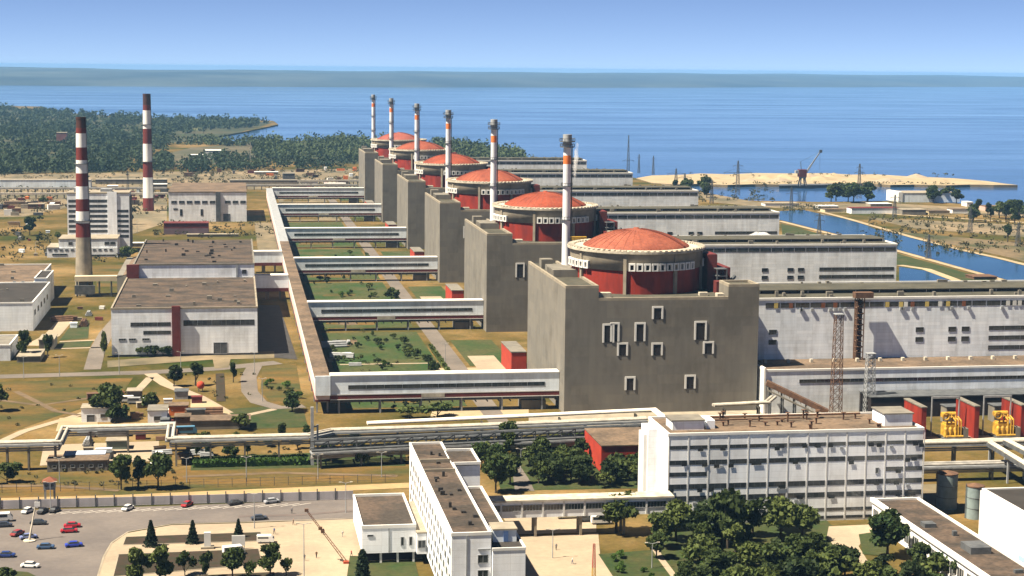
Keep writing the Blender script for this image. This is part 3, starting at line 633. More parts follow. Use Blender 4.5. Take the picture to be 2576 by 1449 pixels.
# left edge
t = boxb('brown_roofed_workshop', 'white workshop with brown roof at the left edge, two dark pipes on its front', 'workshop', -125, 868, -97, 948, 11.5, WHITE, ROOFT, clutter=6, seed=11)
for x in (3, 18, 22): MB().box(x,-.8,2,x+1.4,-.05,12.6).build('downpipe', GREYP, t)
t = boxb('pale_stair_block', 'narrow pale block at the right end of the brown roofed workshop', 'workshop', -97, 868, -91, 900, 13.5, WHITE, ROOFD)
t = boxb('dark_roofed_hall', 'white hall with dark sloping roof at the left edge in front of the workshop', 'industrial hall', -125, 788, -89, 862, 12.2, WHITE, ROOFD, clutter=5, seed=12)
for x in (8, 20): window(t, x, 0, 2, 4, 2.4, mats=G2)
for k in range(5): window(t, 36, 8+13*k, 6, 8.5, 5, face='E', mats=G2)
t = boxb('small_white_shed', 'small white shed with grey roof at the left edge beside dark shrubs', 'shed', g(-30,908).x, g(0,908).y, g(26,908).x, g(0,908).y+26, 6, WHITE, CONCG)
t = boxb('grey_flat_shed', 'flat grey roofed shed beside the small white shed', 'shed', g(48,905).x, g(48,912).y, g(105,905).x, g(48,912).y+18, 2.2, CONCG, CONCL, par=0)
t = boxb('grey_garage', 'low grey garage with pale roof near two dark trees on the left', 'garage', g(98,880).x, g(98,880).y, g(135,880).x, g(98,880).y+15, 4, CONCG, CONCL, par=0)
# yard on the left, middle distance
def at(px, py): q = g(px, py); return q.x, q.y
x, y = at(205,1063); t = boxb('white_yard_shed', 'white shed with pale blue front beside the dense dark tree clump', 'shed', x, y, x+9.5, y+8, 4.6, WHITE, CONCL, par=0); window(t, 7,0,1.4,2.8,1.8, mats=G2); window(t, 3,0,0.1,2.6,2.6, name='door', mats=(GREYP,STEEL))
x, y = at(372,1068); t = boxb('white_kiosk_house', 'small white house with grey flat roof beside the orange sheds', 'house', x, y, x+6.2, y+10, 4.4, WHITE2, CONCG, par=0); window(t, 3.2,0,1.2,2.8,2.6, mats=G2)
x, y = at(425,1046); t = boxb('orange_shed', 'orange sided shed in the middle of the cluttered yard', 'shed', x, y, x+6.3, y+6, 3.2, ORANGE, ROOFT, par=0)
x, y = at(440,1070); t = boxb('brown_yard_shed', 'brown shed in front of the orange shed', 'shed', x, y, x+5.0, y+6, 2.6, RUST, ROOFT, par=0)
x, y = at(470,1052); t = boxb('dark_container', 'dark blue grey container on the pale yard beside the orange shed', 'container', x, y, x+6, y+2.6, 2.6, STEEL, STEEL, par=0)
x, y = at(440,1005); t = boxb('blue_grey_container', 'blue grey container behind the orange shed', 'container', x, y, x+4.5, y+6, 2.6, GREYP, STEEL, par=0)
x, y = at(480,1082); t = boxb('brown_lean_shed', 'long brown roofed shed behind the pipe trestle', 'shed', x, y, x+19, y+9, 2.8, CONCG, ROOFT, par=0)
x, y = at(320,1005); t = boxb('grey_van_garage', 'small grey garage right of the dense dark tree clump', 'garage', x, y, x+5, y+6, 2.8, CONCG, CONCL, par=0)
x, y = at(118,1190); t = boxb('long_brown_barrack', 'long low shed with brown roof and small dark windows below the pipe trestle', 'shed', x, y+1, x+17, y+9, 3.0, CONCG, ROOFT, par=0)
for k in range(6): window(t, 2+2.6*k, 0, 1.1, 2.1, 1.3, mats=G2)
x, y = at(215,1172); t = boxb('blue_white_pavilion', 'pale blue roofed pavilion behind the long brown shed', 'shed', x-6, y, x+5.5, y+5, 3.2, GREYP, M('pale blue roof',(.52,.60,.74)), par=0)
x, y = at(245,1100); t = boxb('white_roof_shed', 'white roofed shed under the left part of the pipe trestle', 'shed', x, y, x+9, y+4, 2.4, CONCG, TRIM, par=0)
x, y = at(268,1132); t = boxb('green_grey_shed', 'green grey shed under the pipe trestle', 'shed', x, y, x+6, y+5, 2.6, M('green grey',(.16,.20,.17)), CONCL, par=0)
# orange tank
x, y = at(505,985); t = thing('orange_tank', 'round orange red tank on legs beside a dark tree', 'tank', (x,y,0))
MB().lathe(0,0,[(.3,1.0),(1.1,1.4),(1.45,2.3),(1.2,3.3),(.4,3.8)],20).build('vessel', M('orange tank paint',(.42,.055,.025)), t, True)
mb = MB()
for k in range(4): a = math.pi/4+k*math.pi/2; mb.bar((.95*math.cos(a),.95*math.sin(a),0),(.95*math.cos(a),.95*math.sin(a),1.8),.25,.25)
mb.build('leg_frame', STEEL, t)

# ------------------------------------------------------------------ office block (right foreground)
OX0, OX1, OY0, OY1, OH = 109.4, 178.4, 430.0, 452.0, 23.6
t = thing('white_office_block', 'long white office block with rows of windows and cluttered brown roof', 'office building', (OX0, OY0, 0))
W_ = OX1-OX0
MB().box(0,0,0,W_,22,OH).build('wall', WHITE2, t)
mb = MB(); mb.box(-.15,-.15,OH,W_+.15,.4,OH+.7); mb.box(-.15,21.6,OH,W_+.15,22.1,OH+.7); mb.box(-.15,.4,OH,.4,21.6,OH+.7); mb.box(W_-.4,.4,OH,W_+.15,21.6,OH+.7); mb.build('parapet', TRIM, t)
MB().box(.42,.42,OH-.1,W_-.42,21.58,OH+.2).build('roof', ROOFT, t)
mb = MB()
for k in range(14): mb.box(5.33*k-.16 if k else -.02,-.07,.3,5.33*k+.16 if k else .3,-.01,OH)
mb.build('pilaster', TRIM, t)
rr = random.Random(21)
ACM = MB().box(-.45,-.22,0,.45,-.02,.6).mesh('air_conditioner', GREYP)
AWN = MB().add([(-.7,-.02,.75),(.7,-.02,.75),(.7,-.09,-.2),(-.7,-.09,-.2)],[(0,1,2,3),(3,2,1,0)]).mesh('open_sash', GLASS)
ZR = [((1122,1131.5)),((1159,1171)),((1189,1200)),((1219,1232)),((1249,1262)),((1284,1292)),((1304,1312))]
for j, (ya, yb) in enumerate(ZR):
    zt = ay(1690,ya,OY0).z; zb = ay(1690,yb,OY0).z
    if j >= 5: zt = ay(2090,ya-9,OY0).z-.2; zb = ay(2090,yb-9,OY0).z-.2
    zb = max(zb, .5)
    for k in range(13):
        if j == 2 and 2 <= k <= 10: continue
        window(t, 5.33*(k+.5), 0, zb, zt, 4.7, mats=(STEEL, GLASS), fr=.08, dp=.05, mull=2)
        if j < 5:
            for q in range(rr.choice((0,0,1,1,2))):
                link('open_sash' , AWN, t, (5.33*(k+.5)+rr.uniform(-1.9,1.9), -.12, zb+rr.uniform(-.75,.1)))
            if rr.random() < .15: link('air_conditioner', ACM, t, (5.33*(k+.5)+rr.uniform(-1.9,1.9), 0, zb-.9))
window(t, 5.33*10.6, 0, ay(1690,1205,OY0).z, ay(1690,1190,OY0).z, 1.0, mats=(GREYP,GLASS))
MB().box(-2.5,12,0,-.02,20,23.0).build('stair_wing', WHITE2, t)
MB().box(-3.4,13,0,-2.52,19,21.4).build('end_rib', TRIM, t)
mb = MB(); mb.box(2.5,6,OH+.2,11,13,OH+2.6); mb.box(12,7,OH+.2,14.2,13,OH+2.4); mb.box(60,5,OH+.2,W_-1.2,14,OH+3.4); mb.build('roof_house', WHITE2, t)
mb = MB(); mb.box(2.2,5.7,OH+2.6,11.3,13.3,OH+2.9); mb.box(59.7,4.7,OH+3.4,W_-.9,14.3,OH+3.7); mb.build('roof_house_cover', CONCG, t)
mb = MB()
for k in range(24): x = rr.uniform(15,58); y = rr.uniform(2,20); h = rr.uniform(.8,2.6); mb.box(x,y,OH+.2,x+.4,y+.4,OH+h); mb.box(x-.3,y-.2,OH+h,x+.8,y+.7,OH+h+.2)
mb.tube((14,17,OH+1.2),(58,18,OH+1.2),.3); mb.tube((16,15,OH+.9),(40,15,OH+.9),.2)
mb.build('roof_vents', RUST, t)

# ------------------------------------------------------------------ administration building (centre foreground)
AX, AY0, AY1, AH = 44.0, 355.0, 445.0, 19.6
t = thing('long_administration_building', 'long white building with checkered small windows on its sunny side and brown roof', 'office building', (AX, AY0, 0))
LN = AY1-AY0
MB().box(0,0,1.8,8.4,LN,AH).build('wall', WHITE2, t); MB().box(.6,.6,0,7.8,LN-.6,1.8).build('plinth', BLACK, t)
MB().box(8.4,66,0,15.2,81,AH-.3).build('side_wing', WHITE2, t)
MB().box(8.4,14,0,13.4,50,AH-2.4).build('lower_side_wing', WHITE2, t)
mb = MB(); h = AH
for a in ((-.1,-.1,8.5,.35),(-.1,LN-.35,8.5,LN+.1),(-.1,.35,.35,LN-.35),(8.05,.35,8.5,65.6),(8.05,81.4,8.5,LN-.35),(8.5,65.6,15.3,66.0),(8.5,81,15.3,81.4),(14.9,66,15.3,81)): mb.box(a[0],a[1],h,a[2],a[3],h+.7)
for a in ((13.0,14,13.5,50),(8.5,13.6,13.5,14),(8.5,50,13.5,50.4)): mb.box(a[0],a[1],h-2.4,a[2],a[3],h-1.7)
mb.build('parapet', TRIM, t)
MB().box(.37,.37,AH-.1,8.03,LN-.37,AH+.15).box(8.4,66.02,AH-.35,14.88,80.98,AH+.1).box(8.42,14.02,AH-2.5,12.98,49.98,AH-2.2).build('roof', ROOF, t)
mb = MB(); mb.box(.4,58,AH+.15,8,58.4,AH+.9); mb.box(.4,68,AH+.15,8,68.5,AH+1.1); mb.build('roof_kerb', CONCL, t)
mb = MB(); rr = random.Random(9)
for k in range(16): x = rr.uniform(1.5,6.5); y = rr.uniform(4,85); mb.box(x,y,AH+.15,x+rr.uniform(.5,1.2),y+rr.uniform(.5,1.5),AH+rr.uniform(.6,1.4))
mb.build('roof_vents', ROOFD, t)
# sunny side: small windows in a chequer
GW = M('reflection grey window glass', (.16,.17,.18), (.10,.11,.12), .6, .2, spec=.6)  # bright reflection put into the glass colour as pale grey
for j in range(5):
    for k in range(16):
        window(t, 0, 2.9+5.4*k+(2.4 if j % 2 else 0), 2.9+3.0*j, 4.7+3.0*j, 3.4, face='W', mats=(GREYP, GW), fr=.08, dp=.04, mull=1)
for z in (13.5, 10.2, 6.9, 3.6): window(t, 6.7, 0, z, z+1.9, 2.3, mats=(GREYP, GLASS), mull=1)
mb = MB(); mb.box(3.1,-.14,1.8,3.35,-.01,AH); mb.box(5.6,-.2,16.4,8.3,-.01,16.7); mb.build('facade_strip', GREYP, t)
t = thing('lower_front_block', 'lower white block joined to the right front of the long administration building', 'office building', (AX+8.6, AY0-1, 0))
MB().box(0,0,0,7.0,12,16.4).build('wall', WHITE2, t); mb = MB(); mb.box(-.1,-.1,16.4,7.1,.3,17); mb.box(6.7,.3,16.4,7.1,12,17); mb.build('parapet', TRIM, t); MB().box(.1,.32,16.3,6.68,12,16.6).build('roof', ROOFD, t)
MB().box(1.0,6,16.6,6,11.5,19.2).build('roof_house', PALE, t); MB().box(.8,5.8,19.2,6.2,11.7,19.5).build('roof_house_cover', CONCL, t)
MB().box(3.2,5.8,16.7,4.2,5.99,18.9).build('door', M('blue door',(.08,.14,.3)), t)
# annex
t = thing('flat_annex', 'flat brown roofed annex on columns, left of the long administration building', 'annex', (28.7, 404, 0))
MB().box(0,0,2.6,12.8,31,8.6).build('wall', WHITE2, t); mb = MB(); mb.box(-.1,-.1,8.6,12.9,.35,9.4); mb.box(-.1,30.65,8.6,12.9,31.1,9.4); mb.box(-.1,.35,8.6,.35,30.65,9.4); mb.box(12.45,.35,8.6,12.9,30.65,9.4); mb.build('parapet', TRIM, t)
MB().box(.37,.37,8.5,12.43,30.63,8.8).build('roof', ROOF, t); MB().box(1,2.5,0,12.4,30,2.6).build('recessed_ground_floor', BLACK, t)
cm = MB().box(-.25,-.25,0,.25,.25,2.6).mesh('column', TRIM)
for x in (.5, 4.5, 8.5, 12.3): link('column', cm, t, (x,.5,0))
for x in (9.6, 11.6): window(t, x, 0, 4.2, 6.4, .8, mats=G2)
window(t, 2.0, 0, 6.6, 7.2, 1.5, mats=G2); MB().box(6.3,-.12,2.7,6.6,-.01,8.6).build('facade_strip', GREYP, t)
t = thing('annex_link', 'narrow connecting block between flat annex and long administration building', 'link block', (41.6, 402, 0))
MB().box(0,0,2.6,2.3,6,7.6).build('wall', WHITE2, t); MB().box(-.1,-.1,7.6,2.3,30,7.9).build('roof', CONCL, t); MB().box(0,6.05,1,2.2,29,7.5).build('rear_wall', CONCG, t); window(t, 1.15, 0, 4.0, 6.0, 1.9, mats=(GREYP,GLASS), mull=1)
# glazed footbridge
t = thing('glazed_footbridge', 'glazed white footbridge on pillars between administration building and office block', 'footbridge', (59.5, 422.6, 0))
LB = OX0-59.5-.1
MB().box(0,0,5.2,LB,5,9.3).build('gallery_wall', WHITE2, t); MB().box(-.1,-.35,9.3,LB,5.35,9.75).build('roof', RIM, t)
mb = MB()
for k in range(10): mb.box(5.33*k-.2,-.16,5.2,5.33*k+.2,-.01,9.3) if 5.33*k+.2 < LB else None
mb.build('pilaster', TRIM, t)
for k in range(9):
    if 5.33*(k+.5)+2.4 < LB: window(t, 5.33*(k+.5), 0, 6.9, 8.5, 4.8, mats=(GREYP,GLASS), fr=.08, mull=5)
pm = MB().box(-.3,.3,0,.3,1.0,5.2).box(-.3,4.0,0,.3,4.7,5.2).box(-.35,.2,4.7,.35,4.8,5.2).mesh('pillar', CONCL)
for x in (14.2, 25.8, 37, 46): link('pillar', pm, t, (x,0,0))
# canteen, tanks, white hall at the right edge
t = thing('brown_roofed_canteen', 'low building with white parapet and brown roof at the lower right', 'canteen', (163.4, 338, 0))
MB().box(0,0,0,12.6,88,5.8).build('wall', WHITE2, t)
mb = MB(); mb.box(-.5,-.3,5.8,.5,88.4,6.8); mb.box(12.2,-.3,5.8,12.8,88.4,6.5); mb.box(.5,87.9,5.8,12.2,88.4,6.5); mb.build('parapet', TRIM, t); MB().box(.52,-.2,5.7,12.18,87.88,6.0).build('roof', ROOF, t)
for k in range(16):
    window(t, 0, 4+5.4*k, 1.0, 4.6, 4.2, face='W', mats=(TRIM,GLASS), fr=.3, mull=2)
mb = MB(); mb.box(4.5,36,6,9.5,42,7.6); mb.box(3,60,6,6,63,7); mb.box(7,52,6,8,53,7.2); mb.box(8,20,6,10,21,6.8); mb.build('roof_plant', STEEL, t)
def tank(x, y, r, h, lab):
    t = thing('storage_tank', lab, 'tank', (x,y,0), 'upright storage tanks behind the canteen')
    MB().lathe(0,0,[(r,0),(r,h)],28, cap=False).build('shell', M('green grey tank paint',(.20,.25,.25),(.15,.19,.19),.5,.5), t, True)
    MB().lathe(0,0,[(r+.12,h),(r+.12,h+.25),(.2,h+.9)],28).build('lid', RUST, t)
    mb = MB()
    for z in (h*.33,h*.66): mb.lathe(0,0,[(r+.02,z),(r+.1,z+.06),(r+.02,z+.12)],28, cap=False)
    mb.bar((-r-.3,0,0),(-r-.3,0,h+.8),.3,.1); mb.build('hoop', STEEL, t)
tank(189.5, 439, 2.7, 9.5, 'taller grey green storage tank behind the canteen roof'); tank(192.6, 428, 2.3, 8.6, 'shorter grey green storage tank nearer the white hall')
t = boxb('bright_white_hall', 'plain bright white walled hall with dark roof at the right edge', 'industrial hall', 186.0, 330, 230, 409, 12.3, WHITE2, ROOFD, par=.5)
MB().box(-.5,-.3,0,-.02,79.3,12.2).build('plain_side', TRIM, t)
MB().box(-1.6,50,0,-.55,54,2.6).build('meter_box', M('pale blue paint',(.3,.42,.55)), t)
# red shed behind the trees
p = g(1490,1090,8)
t = boxb('red_shed', 'long dark red shed with tan roof left of the office block', 'shed', 104.5, 489, 124, 513.5, 8.2, RED, ROOFT, par=0)
MB().box(-.12,.2,.5,-.02,24.8,8.1).build('sunlit_side', REDB, t)  # sunlight on the left wall put into the colour: brighter red facing
# transformers with red fire walls
fw = None
for i, px in enumerate((2322, 2455, 2572)):
    x = ay(px,1110,524).x
    t = thing('fire_wall', ['first dark red fire wall right of the office block','dark red fire wall between the two yellow transformers','last dark red fire wall at the right edge'][i], 'fire wall', (x, 524, 0), 'red fire walls between the transformers')
    MB().box(-.8,0,0,.8,15,10.4).build('wall', RED, t); MB().box(-1.0,-.2,10.4,1.0,15.2,10.8).build('coping', CONCG, t)
def transformer(x, y, lab):
    t = thing('transformer', lab, 'transformer', (x,y,0), 'yellow transformers between red fire walls'); t.scale = (1.08,1.1,1.12)
    MB().box(-1.9,-.6,.6,2.0,3.2,4.0).box(-1.6,-.3,4.0,1.7,2.9,4.5).build('case', YELLOW, t)
    fm = MB()
    for k in range(4): fm.lathe(-2.3+1.5*k,-1.4,[(.1,.7),(.55,.8),(.55,3.1),(.3,3.6),(.1,3.7)],12)
    fm.build('radiator', YELLOW, t)
    MB().tube((-2.2,2.4,6.6),(2.2,2.4,6.6),.75,14).build('expansion_tank', YELLOW, t)
    mb = MB(); mb.bar((-1.4,2.4,4.6),(-1.4,2.4,6.0),.3,.3); mb.bar((1.4,2.4,4.6),(1.4,2.4,6.0),.3,.3); mb.box(-3,-2.6,0,3,3.6,.6); mb.build('bed_frame', STEEL, t)
    for k in range(3):
        a = -1.3+1.3*k; mb = MB()
        for q in range(6): mb.lathe(a,0,[(.16,4.6+.35*q),(.34,4.75+.35*q),(.16,4.9+.35*q)],8, cap=False)
        mb.tube((a,0,4.6),(a,0,7.6),.1); mb.build('bushing', YELLOW, t)
    mb = MB()
    for x_ in (-4.4,4.2): mb.bar((x_,4.5,0),(x_,4.5,11.5),.35,.35)
    mb.bar((-4.4,4.5,11.2),(4.2,4.5,11.2),.4,.6); mb.build('line_gantry', GREYP, t); mb = MB()
    for k in range(16):
        a0, a1 = R(22.5*k), R(22.5*k+22.5); mb.tube((-1.9+1.0*math.cos(a0),-.4,6.6+1.0*math.sin(a0)),(-1.9+1.0*math.cos(a1),-.4,6.6+1.0*math.sin(a1)),.28,6)
    for x_ in (.6,1.5,2.3): mb.tube((x_,-1.9,.8),(x_,-1.9,5.4),.22,8); mb.tube((x_,-1.9,5.4),(x_,.6,6.2),.22,8)
    mb.tube((-2.6,-2.8,1.2),(2.6,-2.8,1.2),.3,8); mb.build('oil_pipework', YELLOW, t)['kind'] = 'stuff'
    MB().box(3.0,-2,.0,4.6,1,3.2).build('control_cabinet', CONCG, t)
for i, px in enumerate((2408, 2540)):
    p = ay(px,1098,520); transformer(p.x, 525, ['yellow transformer between the first two red fire walls','yellow transformer at the right edge'][i])
for i, (px, yy) in enumerate(((2380,548),(2500,548))):
    p = ay(px,1070,yy); t = boxb('grey_relay_cabin', ['grey relay cabin behind the first yellow transformer','grey relay cabin behind the right edge transformer'][i], 'cabin', p.x, yy, p.x+6, yy+5, 5.5, CONCG, STEEL, par=0)
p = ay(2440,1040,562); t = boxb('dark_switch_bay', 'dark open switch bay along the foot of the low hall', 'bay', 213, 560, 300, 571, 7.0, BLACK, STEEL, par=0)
# lattice masts
def lattice(t, h, w0, w1, n, r, mat, name='lattice_mast', loc=(0,0,0)):
    mb = MB(); ox, oy, oz = loc
    def pt(k, c): f = k/n; w_ = w0+(w1-w0)*f; sx, sy = ((-1,-1),(1,-1),(1,1),(-1,1))[c % 4]; return (ox+sx*w_/2, oy+sy*w_/2, oz+h*f)
    for c in range(4):
        mb.bar(pt(0,c), pt(n,c), r*1.5, r*1.5)
        for k in range(n):
            mb.bar(pt(k,c), pt(k+1,c+1), r, r); mb.bar(pt(k,c+1), pt(k+1,c), r, r)
            mb.bar(pt(k+1,c), pt(k+1,c+1), r, r)
    return mb.build(name, mat, t)
def pylon(px, py, h, arms, w0, label, r=.3, mat=STEEL, group=None):
    p = g(px, py); t = thing('lattice_pylon', label, 'pylon', (p.x, p.y, 0), group)
    lattice(t, h, w0, w0*.22, 8, r, mat)
    for z, a in arms:
        mb = MB(); mb.bar((-a,0,z),(a,0,z),r*2,r*2); mb.bar((-a,0,z),(0,0,z+a*.3),r,r); mb.bar((a,0,z),(0,0,z+a*.3),r,r)
        for s_ in (-1,1): mb.bar((s_*a*.95,0,z),(s_*a*.95,0,z-1.8),r,r)
        mb.build('crossarm', mat, t)
    return t
for i, (px, ph) in enumerate(((2102,35),(2185,21.5))):
    p = g(px,1045); t = thing('lattice_mast', ['taller grey lattice mast in front of the low hall','shorter grey lattice mast in front of the low hall'][i], 'lattice mast', (p.x,p.y,0))
    lattice(t, ph, 3.4, 2.4, 12, .12, GREYP if i else RUST); MB().box(-1.5,-1.5,ph,1.5,1.5,ph+.25).build('platform', GREYP, t)
for px, py, yt, fr, w0, lab in ((1580,432,340,((.30,7),),3,'tall thin pylon with low crossarm standing at the shore behind the halls'),(1607,436,388,((.85,2),),2.5,'short pylon right of the tall shore pylon'),(1643,440,392,((.85,2),),2.5,'second short pylon right of the tall shore pylon'),
    (1855,492,404,((.66,14),(.85,5)),4,'pylon with wide crossarm before the pale sand bar'),(2160,500,412,((.75,5),(.9,3)),4,'pylon before the sand bar, right of the crane'),(1700,478,424,((.75,9),),4,'dark pylon among the shrubs at the left end of the sand bar'),(1722,482,436,((.75,7),),4,'squat pylon beside the dark one at the sand bar end'),
    (2060,600,536,((.7,4),(.9,3)),3,'pylon at the near bank of the canal'),(2335,652,590,((.7,4),(.9,3)),3,'pylon beside the canal near the second hall'),(1990,528,470,((.7,5),(.88,4)),3,'pylon on the near canal bank left of the canal bend'),(2440,585,520,((.7,5),(.88,4)),3,'pylon on the scrubby ground beyond the canal'),(2250,548,490,((.7,5),(.88,4)),3,'pylon by the low white house with dark red roof'),(2560,620,560,((.7,4),(.9,3)),3,'pylon at the right edge beyond the canal'),(1790,512,452,((.7,6),(.88,4)),3,'pylon on the sandy ground before the channel'),
    (322,490,430,((.85,1.5),),2.4,'dark mast left of the far striped chimney'),(630,425,358,((.8,2),),2.4,'pale mast among the trees on the left shore')):
    q = g(px, py); h = ay(px, yt, q.y).z
    pylon(px, py, h, [(h*f, a_) for f, a_ in fr], w0, lab, .16 if py < 520 else .13, PIPE if px == 630 else STEEL)
# harbour crane
p = g(2018,470); t = thing('harbour_crane', 'dark red harbour crane with long raised boom on the sand bar', 'crane', (p.x,p.y,.8)); t.scale = (.5,.5,.5)
mb = MB()
for x in (-7,7):
    for y in (-7,7): mb.bar((x,y,0),(x*.55,y*.55,17),2.2,2.2)
mb.box(-6,-6,16,6,6,19); mb.build('portal', STEEL, t); MB().box(-9,-6,19,7,6,34).build('cabin', MAROON, t); MB().box(-16,-4,26,-9,4,32).build('counterweight', GREYP, t)
mb = MB(); A, B_ = Vector((5,0,24)), Vector((36,0,70))
for d in (Vector((-1.6,-1.5,0)),Vector((-1.6,1.5,0)),Vector((1.6,-1.5,0)),Vector((1.6,1.5,0))): mb.bar(A+d, B_+d*.3, .9, .9)
for k in range(10): mb.bar(A.lerp(B_,k/10)+Vector((-1.5,0,0)),A.lerp(B_,(k+1)/10)+Vector((1.5,0,0)),.7,.7)
mb.build('boom', GREYP, t); mb = MB(); mb.bar((-3,0,34),(-5,0,50),1,1); mb.bar((-5,0,50),B_,.4,.4); mb.bar(B_,B_-Vector((0,0,38)),.35,.35); mb.box(34,-1.5,68,40,1.5,74); mb.build('stay', STEEL, t)

# ------------------------------------------------------------------ pipe trestles
def trestle(name, label, path, legs, r=.44, sp=1.7, base=0, deck=True, mat=PIPE):
    P = [Vector(p) for p in path]; t = thing(name, label, 'pipe trestle', (P[0].x,P[0].y,0))
    for s_ in (-1, 1):
        mb = MB()
        for i, (a, b_) in enumerate(zip(P, P[1:])):
            def off(j):
                d0 = (P[j]-P[j-1]).normalized() if j > 0 else (P[1]-P[0]).normalized(); d1 = (P[j+1]-P[j]).normalized() if j < len(P)-1 else d0
                n0 = Vector((-d0.y,d0.x,0)); n1 = Vector((-d1.y,d1.x,0)); n_ = (n0+n1); n_.z = 0
                return P[j] + n_*(sp/2*s_/max(.5,n_.length_squared/2))
            mb.tube(off(i), off(i+1), r, 10)
        mb.build('pipe', mat, t, world=True)
    if deck:
        mb = MB()
        for a, b_ in zip(P, P[1:]): mb.bar(a-Vector((0,0,.95)), b_-Vector((0,0,.95)), sp+1.2, .5)
        mb.build('deck', GREYP, t, world=True)
        mb = MB()
        for a, b_ in zip(P, P[1:]):
            if (b_-a).length > 6:
                mb.tube(a-Vector((0,sp*.2,1.9)), b_-Vector((0,sp*.2,1.9)), .3, 8); mb.bar(a-Vector((0,0,2.6)), b_-Vector((0,0,2.6)), .5, .4)
        mb.build('lower_pipe', PIPEG, t, world=True)
    lm = {}
    for (x, y, z) in legs:
        k = round(z,1)
        if k not in lm:
            b_ = MB(); b_.bar((-.1,-.9,0),(-.1,-.9,z-1.2),.5,.5); b_.bar((-.1,.9,0),(-.1,.9,z-1.2),.5,.5); b_.bar((-.1,-1.4,z-1.4),(-.1,1.4,z-1.4),.5,.5); b_.bar((-.1,-.9,1),(-.1,.9,z-2),.22,.22)
            lm[k] = b_.mesh('trestle_leg', CONCG)
        link('trestle_leg', lm[k], t, (x-P[0].x, y-P[0].y, 0))
    return t
Zt = 8.3
trestle('pipe_trestle', 'pale double pipe trestle with square loops crossing the left foreground', [(-82,513,Zt),(-51.6,513.5,Zt),(-51.6,533,Zt),(-20.0,534,Zt),(-19.8,514,Zt),(20.8,514.2,Zt),(28,520.6,Zt),(60,522,Zt),(99,525,Zt),(127,527.5,Zt)],
        [(-66,513.2,Zt),(-60,513.3,Zt),(-52.5,513.6,Zt),(-44,533.4,Zt),(-33,533.6,Zt),(-18,514,Zt),(-8,514,Zt),(2,514.1,Zt),(12,514.1,Zt),(21.5,514.6,Zt),(36,521,Zt),(48,521.5,Zt),(60,522,Zt),(72,523,Zt),(84,524,Zt),(95,524.6,Zt),(107,525.8,Zt),(119,526.8,Zt)])
trestle('white_pipe', 'bright white pipe line running in front of the nearest reactor block', [(39,526,9.0),(131,534.5,9.6),(131,512,9.6),(128,500,9.6)], [(50,527,9.0),(75,529.4,9.2),(100,531.6,9.4),(125,534,9.6)], .5, 1.3, deck=False, mat=M('white pipe lagging',(.78,.72,.62),(.66,.60,.52),.4,.6))
trestle('white_pipe', 'white pipe line at the foot of the reactor block ending at the low hall', [(152,540,9.6),(171,543,9.6),(176,552,9.6)], [(156,540.6,9.6),(168,542.4,9.6)], .5, 1.3, deck=False, mat=PIPE)
trestle('low_pipe_trestle', 'dark lower pipe trestle behind the pale double pipe line', [(21,506,5.5),(60,511,5.5),(127,518.5,5.5)], [(24,506.4,5.5),(36,508,5.5),(48,509.5,5.5),(60,511,5.5),(72,512.3,5.5),(84,513.6,5.5),(98,515.2,5.5),(112,516.8,5.5)], .4, 3.2, mat=STEEL)
trestle('right_pipe_trestle', 'bright pale pipe trestle right of the office block', [(180,483,8.5),(245,482,8.5)], [(186,483,8.5),(198,482.9,8.5),(210,482.7,8.5),(222,482.5,8.5),(234,482.3,8.5)], .6, 2.0)
trestle('low_right_trestle', 'low dark pipe trestle under the bright one right of the office block', [(180,470,5.0),(240,469,5.0)], [(185,470,5),(200,469.8,5),(216,469.5,5)], .4, 2.4, mat=PIPEG)
for i, (a, b_) in enumerate((((2490,1118,8.3),(2640,1210,7.6)),((2530,1112,8.3),(2680,1190,7.6)))):
    A = g(*a); B_ = g(*b_); t = thing('sloping_pipe_gallery', ['front grey pipe gallery slanting toward the right edge','rear grey pipe gallery slanting toward the right edge'][i], 'pipe gallery', (A.x,A.y,0), 'slanting pipe galleries at the right edge')
    mb = MB(); mb.bar(A,B_,2.2,1.0); mb.build('deck', STEEL, t, world=True); mb = MB()
    for d in (-.7,0,.7): mb.tube(A+Vector((d,d*.6,.8)),B_+Vector((d,d*.6,.8)),.3)
    mb.build('pipe', PIPE, t, world=True); mb = MB()
    for k in range(4): q = A.lerp(B_,k/3); mb.bar((q.x,q.y,0),(q.x,q.y,q.z-.5),.5,.5)
    mb.build('support', GREYP, t, world=True)
tt = [o for o in C.objects if o.get('label','').startswith('dark lower pipe')][0]
mb = MB()
for yy, zz, r_ in ((507.6,6.9,.5),(509,7.0,.45),(510.6,6.6,.55),(512,7.1,.4),(513.4,6.2,.5)): mb.tube((22,yy,zz),(126,yy+12,zz),r_,8)
for k in range(25):
    x = 22+4.2*k; y = 506+.118*(x-22); mb.bar((x,y,5.9),(x,y+9,5.9),.3,.35); mb.bar((x,y,5.9),(x+4.2,y+.5,7.9),.22,.22); mb.bar((x,y,7.9),(x,y,5.9),.25,.25)
mb.bar((21,505.9,8.0),(126,518.2,8.0),.35,.3); mb.build('pipe_bundle', STEEL, tt, world=True)['kind'] = 'stuff'
MB().bar((21,505.4,5.4),(126,517.7,5.4),.3,.45).build('edge_beam', PIPE, tt, world=True)
t = thing('concrete_post', 'tall grey post standing in front of the left end of the nearest gallery', 'post', (21.6, 510, 0))
MB().bar((0,0,0),(0,0,17.5),.9,.9).bar((1.6,1,0),(1.6,1,12),.6,.6).bar((0,0,11.5),(1.6,1,11.5),.4,.4).build('shaft', GREYP, t)
